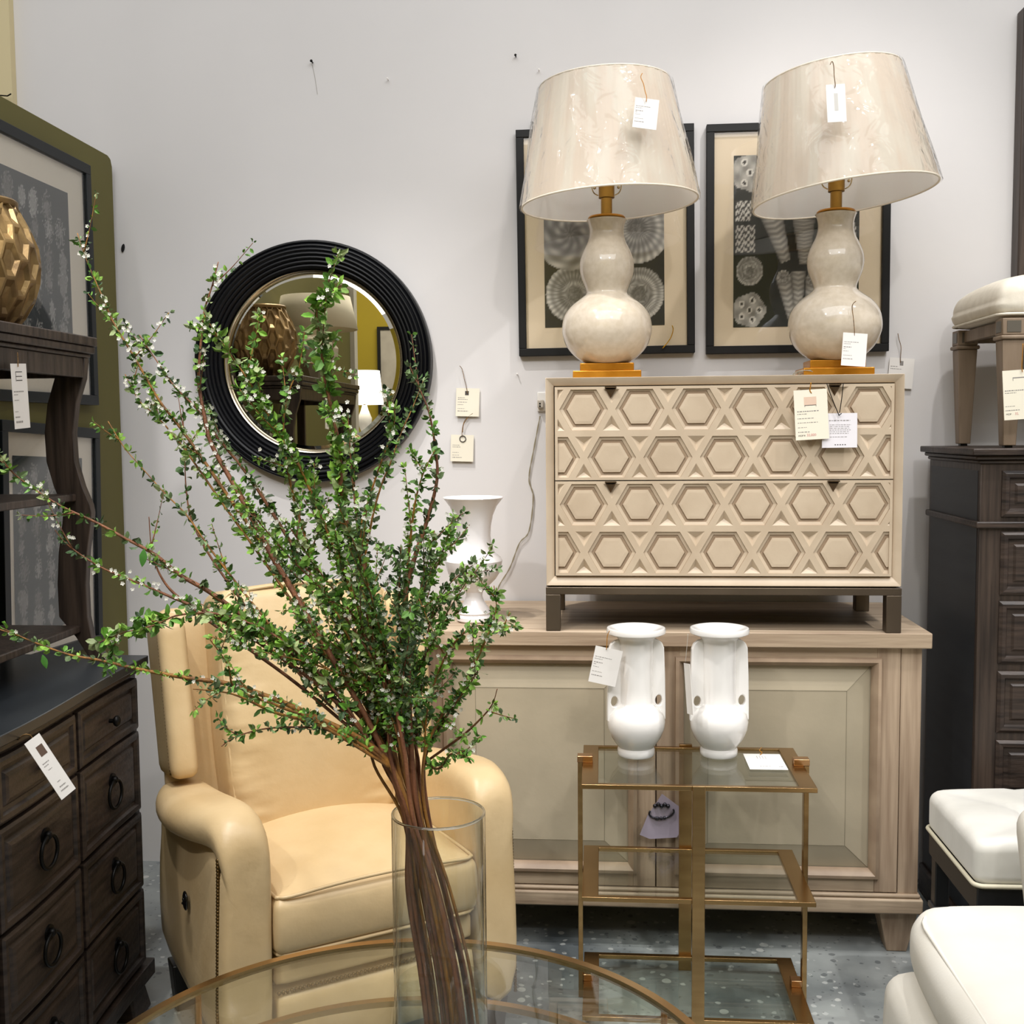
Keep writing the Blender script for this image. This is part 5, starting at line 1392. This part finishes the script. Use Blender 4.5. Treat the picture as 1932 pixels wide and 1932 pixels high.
# stool tag
ys_ = SYF - .06
C = [at(1891, 700, y=ys_), at(1945, 696, y=ys_), at(1897, 793, y=ys_)]
hangtag('cream price tag hanging from the stool at the right border', C, [pxs([(1930, 648), (1929, 670), (1928, 690), (1929, 702)], ys_, .003)], [(.06, .40, .8, .018), (.06, .45, .4, .012), (.06, .72, .35, .01), (.06, .80, .5, .015)], paper_cream,
        [('MOP', .07, .90, .035, ink_dk), ('32,', .38, .90, .045, ink_red)], [('printed_picture', .35, .145, .5, .02, ink), ('printed_picture', .35, .165, .02, .05, ink)], sm=gold_leaf)
# hutch tag, dresser tag (left): planes that face +x
xh = HX1 + .016
C = [at(20, 686, x=xh), at(49, 686, x=xh), at(27, 810, x=xh)]
hangtag('long white tag with a bracket drawing hanging from the hutch top rail', C, [[at(33, 665, x=xh + .002), at(34, 680, x=xh + .002), at(34, 692, x=xh + .002)]], [(.08, .42, .65, .018), (.08, .47, .25, .012), (.08, .555, .3, .012), (.08, .73, .2, .012), (.08, .81, .3, .02), (.1, .88, .45, .03)], paper, (),
        [('printed_picture', .27, .12, .42, .012, ink_dk), ('printed_picture', .27, .19, .40, .012, ink_dk), ('printed_picture', .30, .25, .38, .014, ink_dk), ('printed_picture', .26, .12, .025, .15, ink_dk)])
xd = DXF + .052
yd = -1.625
C = [at(46, 1404, y=yd), at(74, 1383, y=yd + .03), at(112, 1513, y=yd + .02)]
hangtag('long white tag with a brown square picture hanging askew on the dresser front', C, [[at(34, 1396, x=DXF + .035), at(46, 1386, y=yd + .01), at(58, 1388, y=yd + .02), at(64, 1400, y=yd + .022)]], [(.2, .40, .42, .015), (.2, .445, .3, .012), (.3, .52, .25, .01), (.35, .74, .2, .012), (.3, .82, .4, .018), (.25, .88, .5, .02)], paper, (),
        [('printed_picture', .38, .14, .42, .165, mat('printed_brown_square', '5f4b3e', .8))])
# tag on the left cart vase
vy = at(1200, 1424, z=zs3[0]).y - .050
C = [at(1124, 1218, y=vy), at(1175, 1229, y=vy), at(1114, 1286, y=vy)]
hangtag('white price tag hanging from the rim of the left white vase on the brass table', C, [pxs([(1150, 1190), (1146, 1200), (1145, 1215), (1144, 1226)], vy, .003)], std, paper, (), (), sm=gold_leaf)
vy2 = -.80
C = [at(1290, 1251, y=vy2 + .02), at(1301, 1253, y=vy2 - .02), at(1292, 1344, y=vy2 + .02)]
hangtag('narrow edge on white tag hanging at the left of the right white vase', C, [pxs([(1298, 1196), (1296, 1220), (1293, 1250)], vy2, .003)], (), paper, (), (), sm=mat('grey_thread', 'b0aaa0', .8), sr=.0007)
# card lying on the cart
z_ = zs3[0] + .0012
C = [at(1402, 1422, z=z_), at(1471, 1423, z=z_), at(1409, 1451, z=z_)]
hangtag('white price card lying flat on the top glass of the brass table', C, [[at(1437, 1410, z=z_ + .004), at(1433, 1416, z=z_ + .006), at(1438, 1420, z=z_ + .003), at(1434, 1424, z=z_ + .001)]], [(.3, .80, .3, .02), (.8, .80, .12, .03)], paper, (), [('printed_picture', .33 + .075 * i, .14, .012, .2, ink) for i in range(4)], sm=gold_leaf, name='price_card')
# lilac picture card on the sideboard door
yq = YF - .012
t = thing('lilac_card', 'lilac picture card of a dark beaded ring hanging on the sideboard doors behind the brass table', 'tag', at(1245, 1540, y=yq))
cp = [at(a, b, y=yq) - t.location for a, b in [(1249, 1498), (1284, 1524), (1284, 1568), (1277, 1580), (1226, 1583), (1207, 1575), (1222, 1538), (1236, 1518)]]
m = MB(); m.add(cp + [p + Vector((0, .0015, 0)) for p in cp], [tuple(range(8)), tuple(range(15, 7, -1))] + [(i, (i + 1) % 8, (i + 1) % 8 + 8, i + 8) for i in range(8)])
m.build('card', mat('lilac_gloss_card', 'a89cad', .3, coat=.4), t)
rc = at(1248, 1532, y=yq) - t.location
m = MB()
pts = [rc + Vector((.034 * math.cos(a), -.003, .017 * math.sin(a) + .004 * math.cos(a))) for a in [R(20) - R(8 * k) for k in range(29)]]
m.tube(pts, .0028, 6)
for k in (12, 14, 16, 17): m.ball(pts[k], .005, 8, 6)
for k in range(5): m.ball(rc + Vector((-.018 + .009 * k, -.003, .018 + .004 * (k % 2))), .006, 8, 6)
m.build('printed_ring', mat('dark_silver_ring', '3c3b42', .25, .8), t, smooth=180)
# white tag on the chair back, half hidden by the branches
C = [at(722, 1128, y=-.56), at(752, 1136, y=-.60), at(730, 1215, y=-.60)]
hangtag('white tag on the right side of the armchair back, half hidden by the branches', C, (), [(.1, .4, .6, .02), (.1, .5, .4, .02)], paper, (), ())
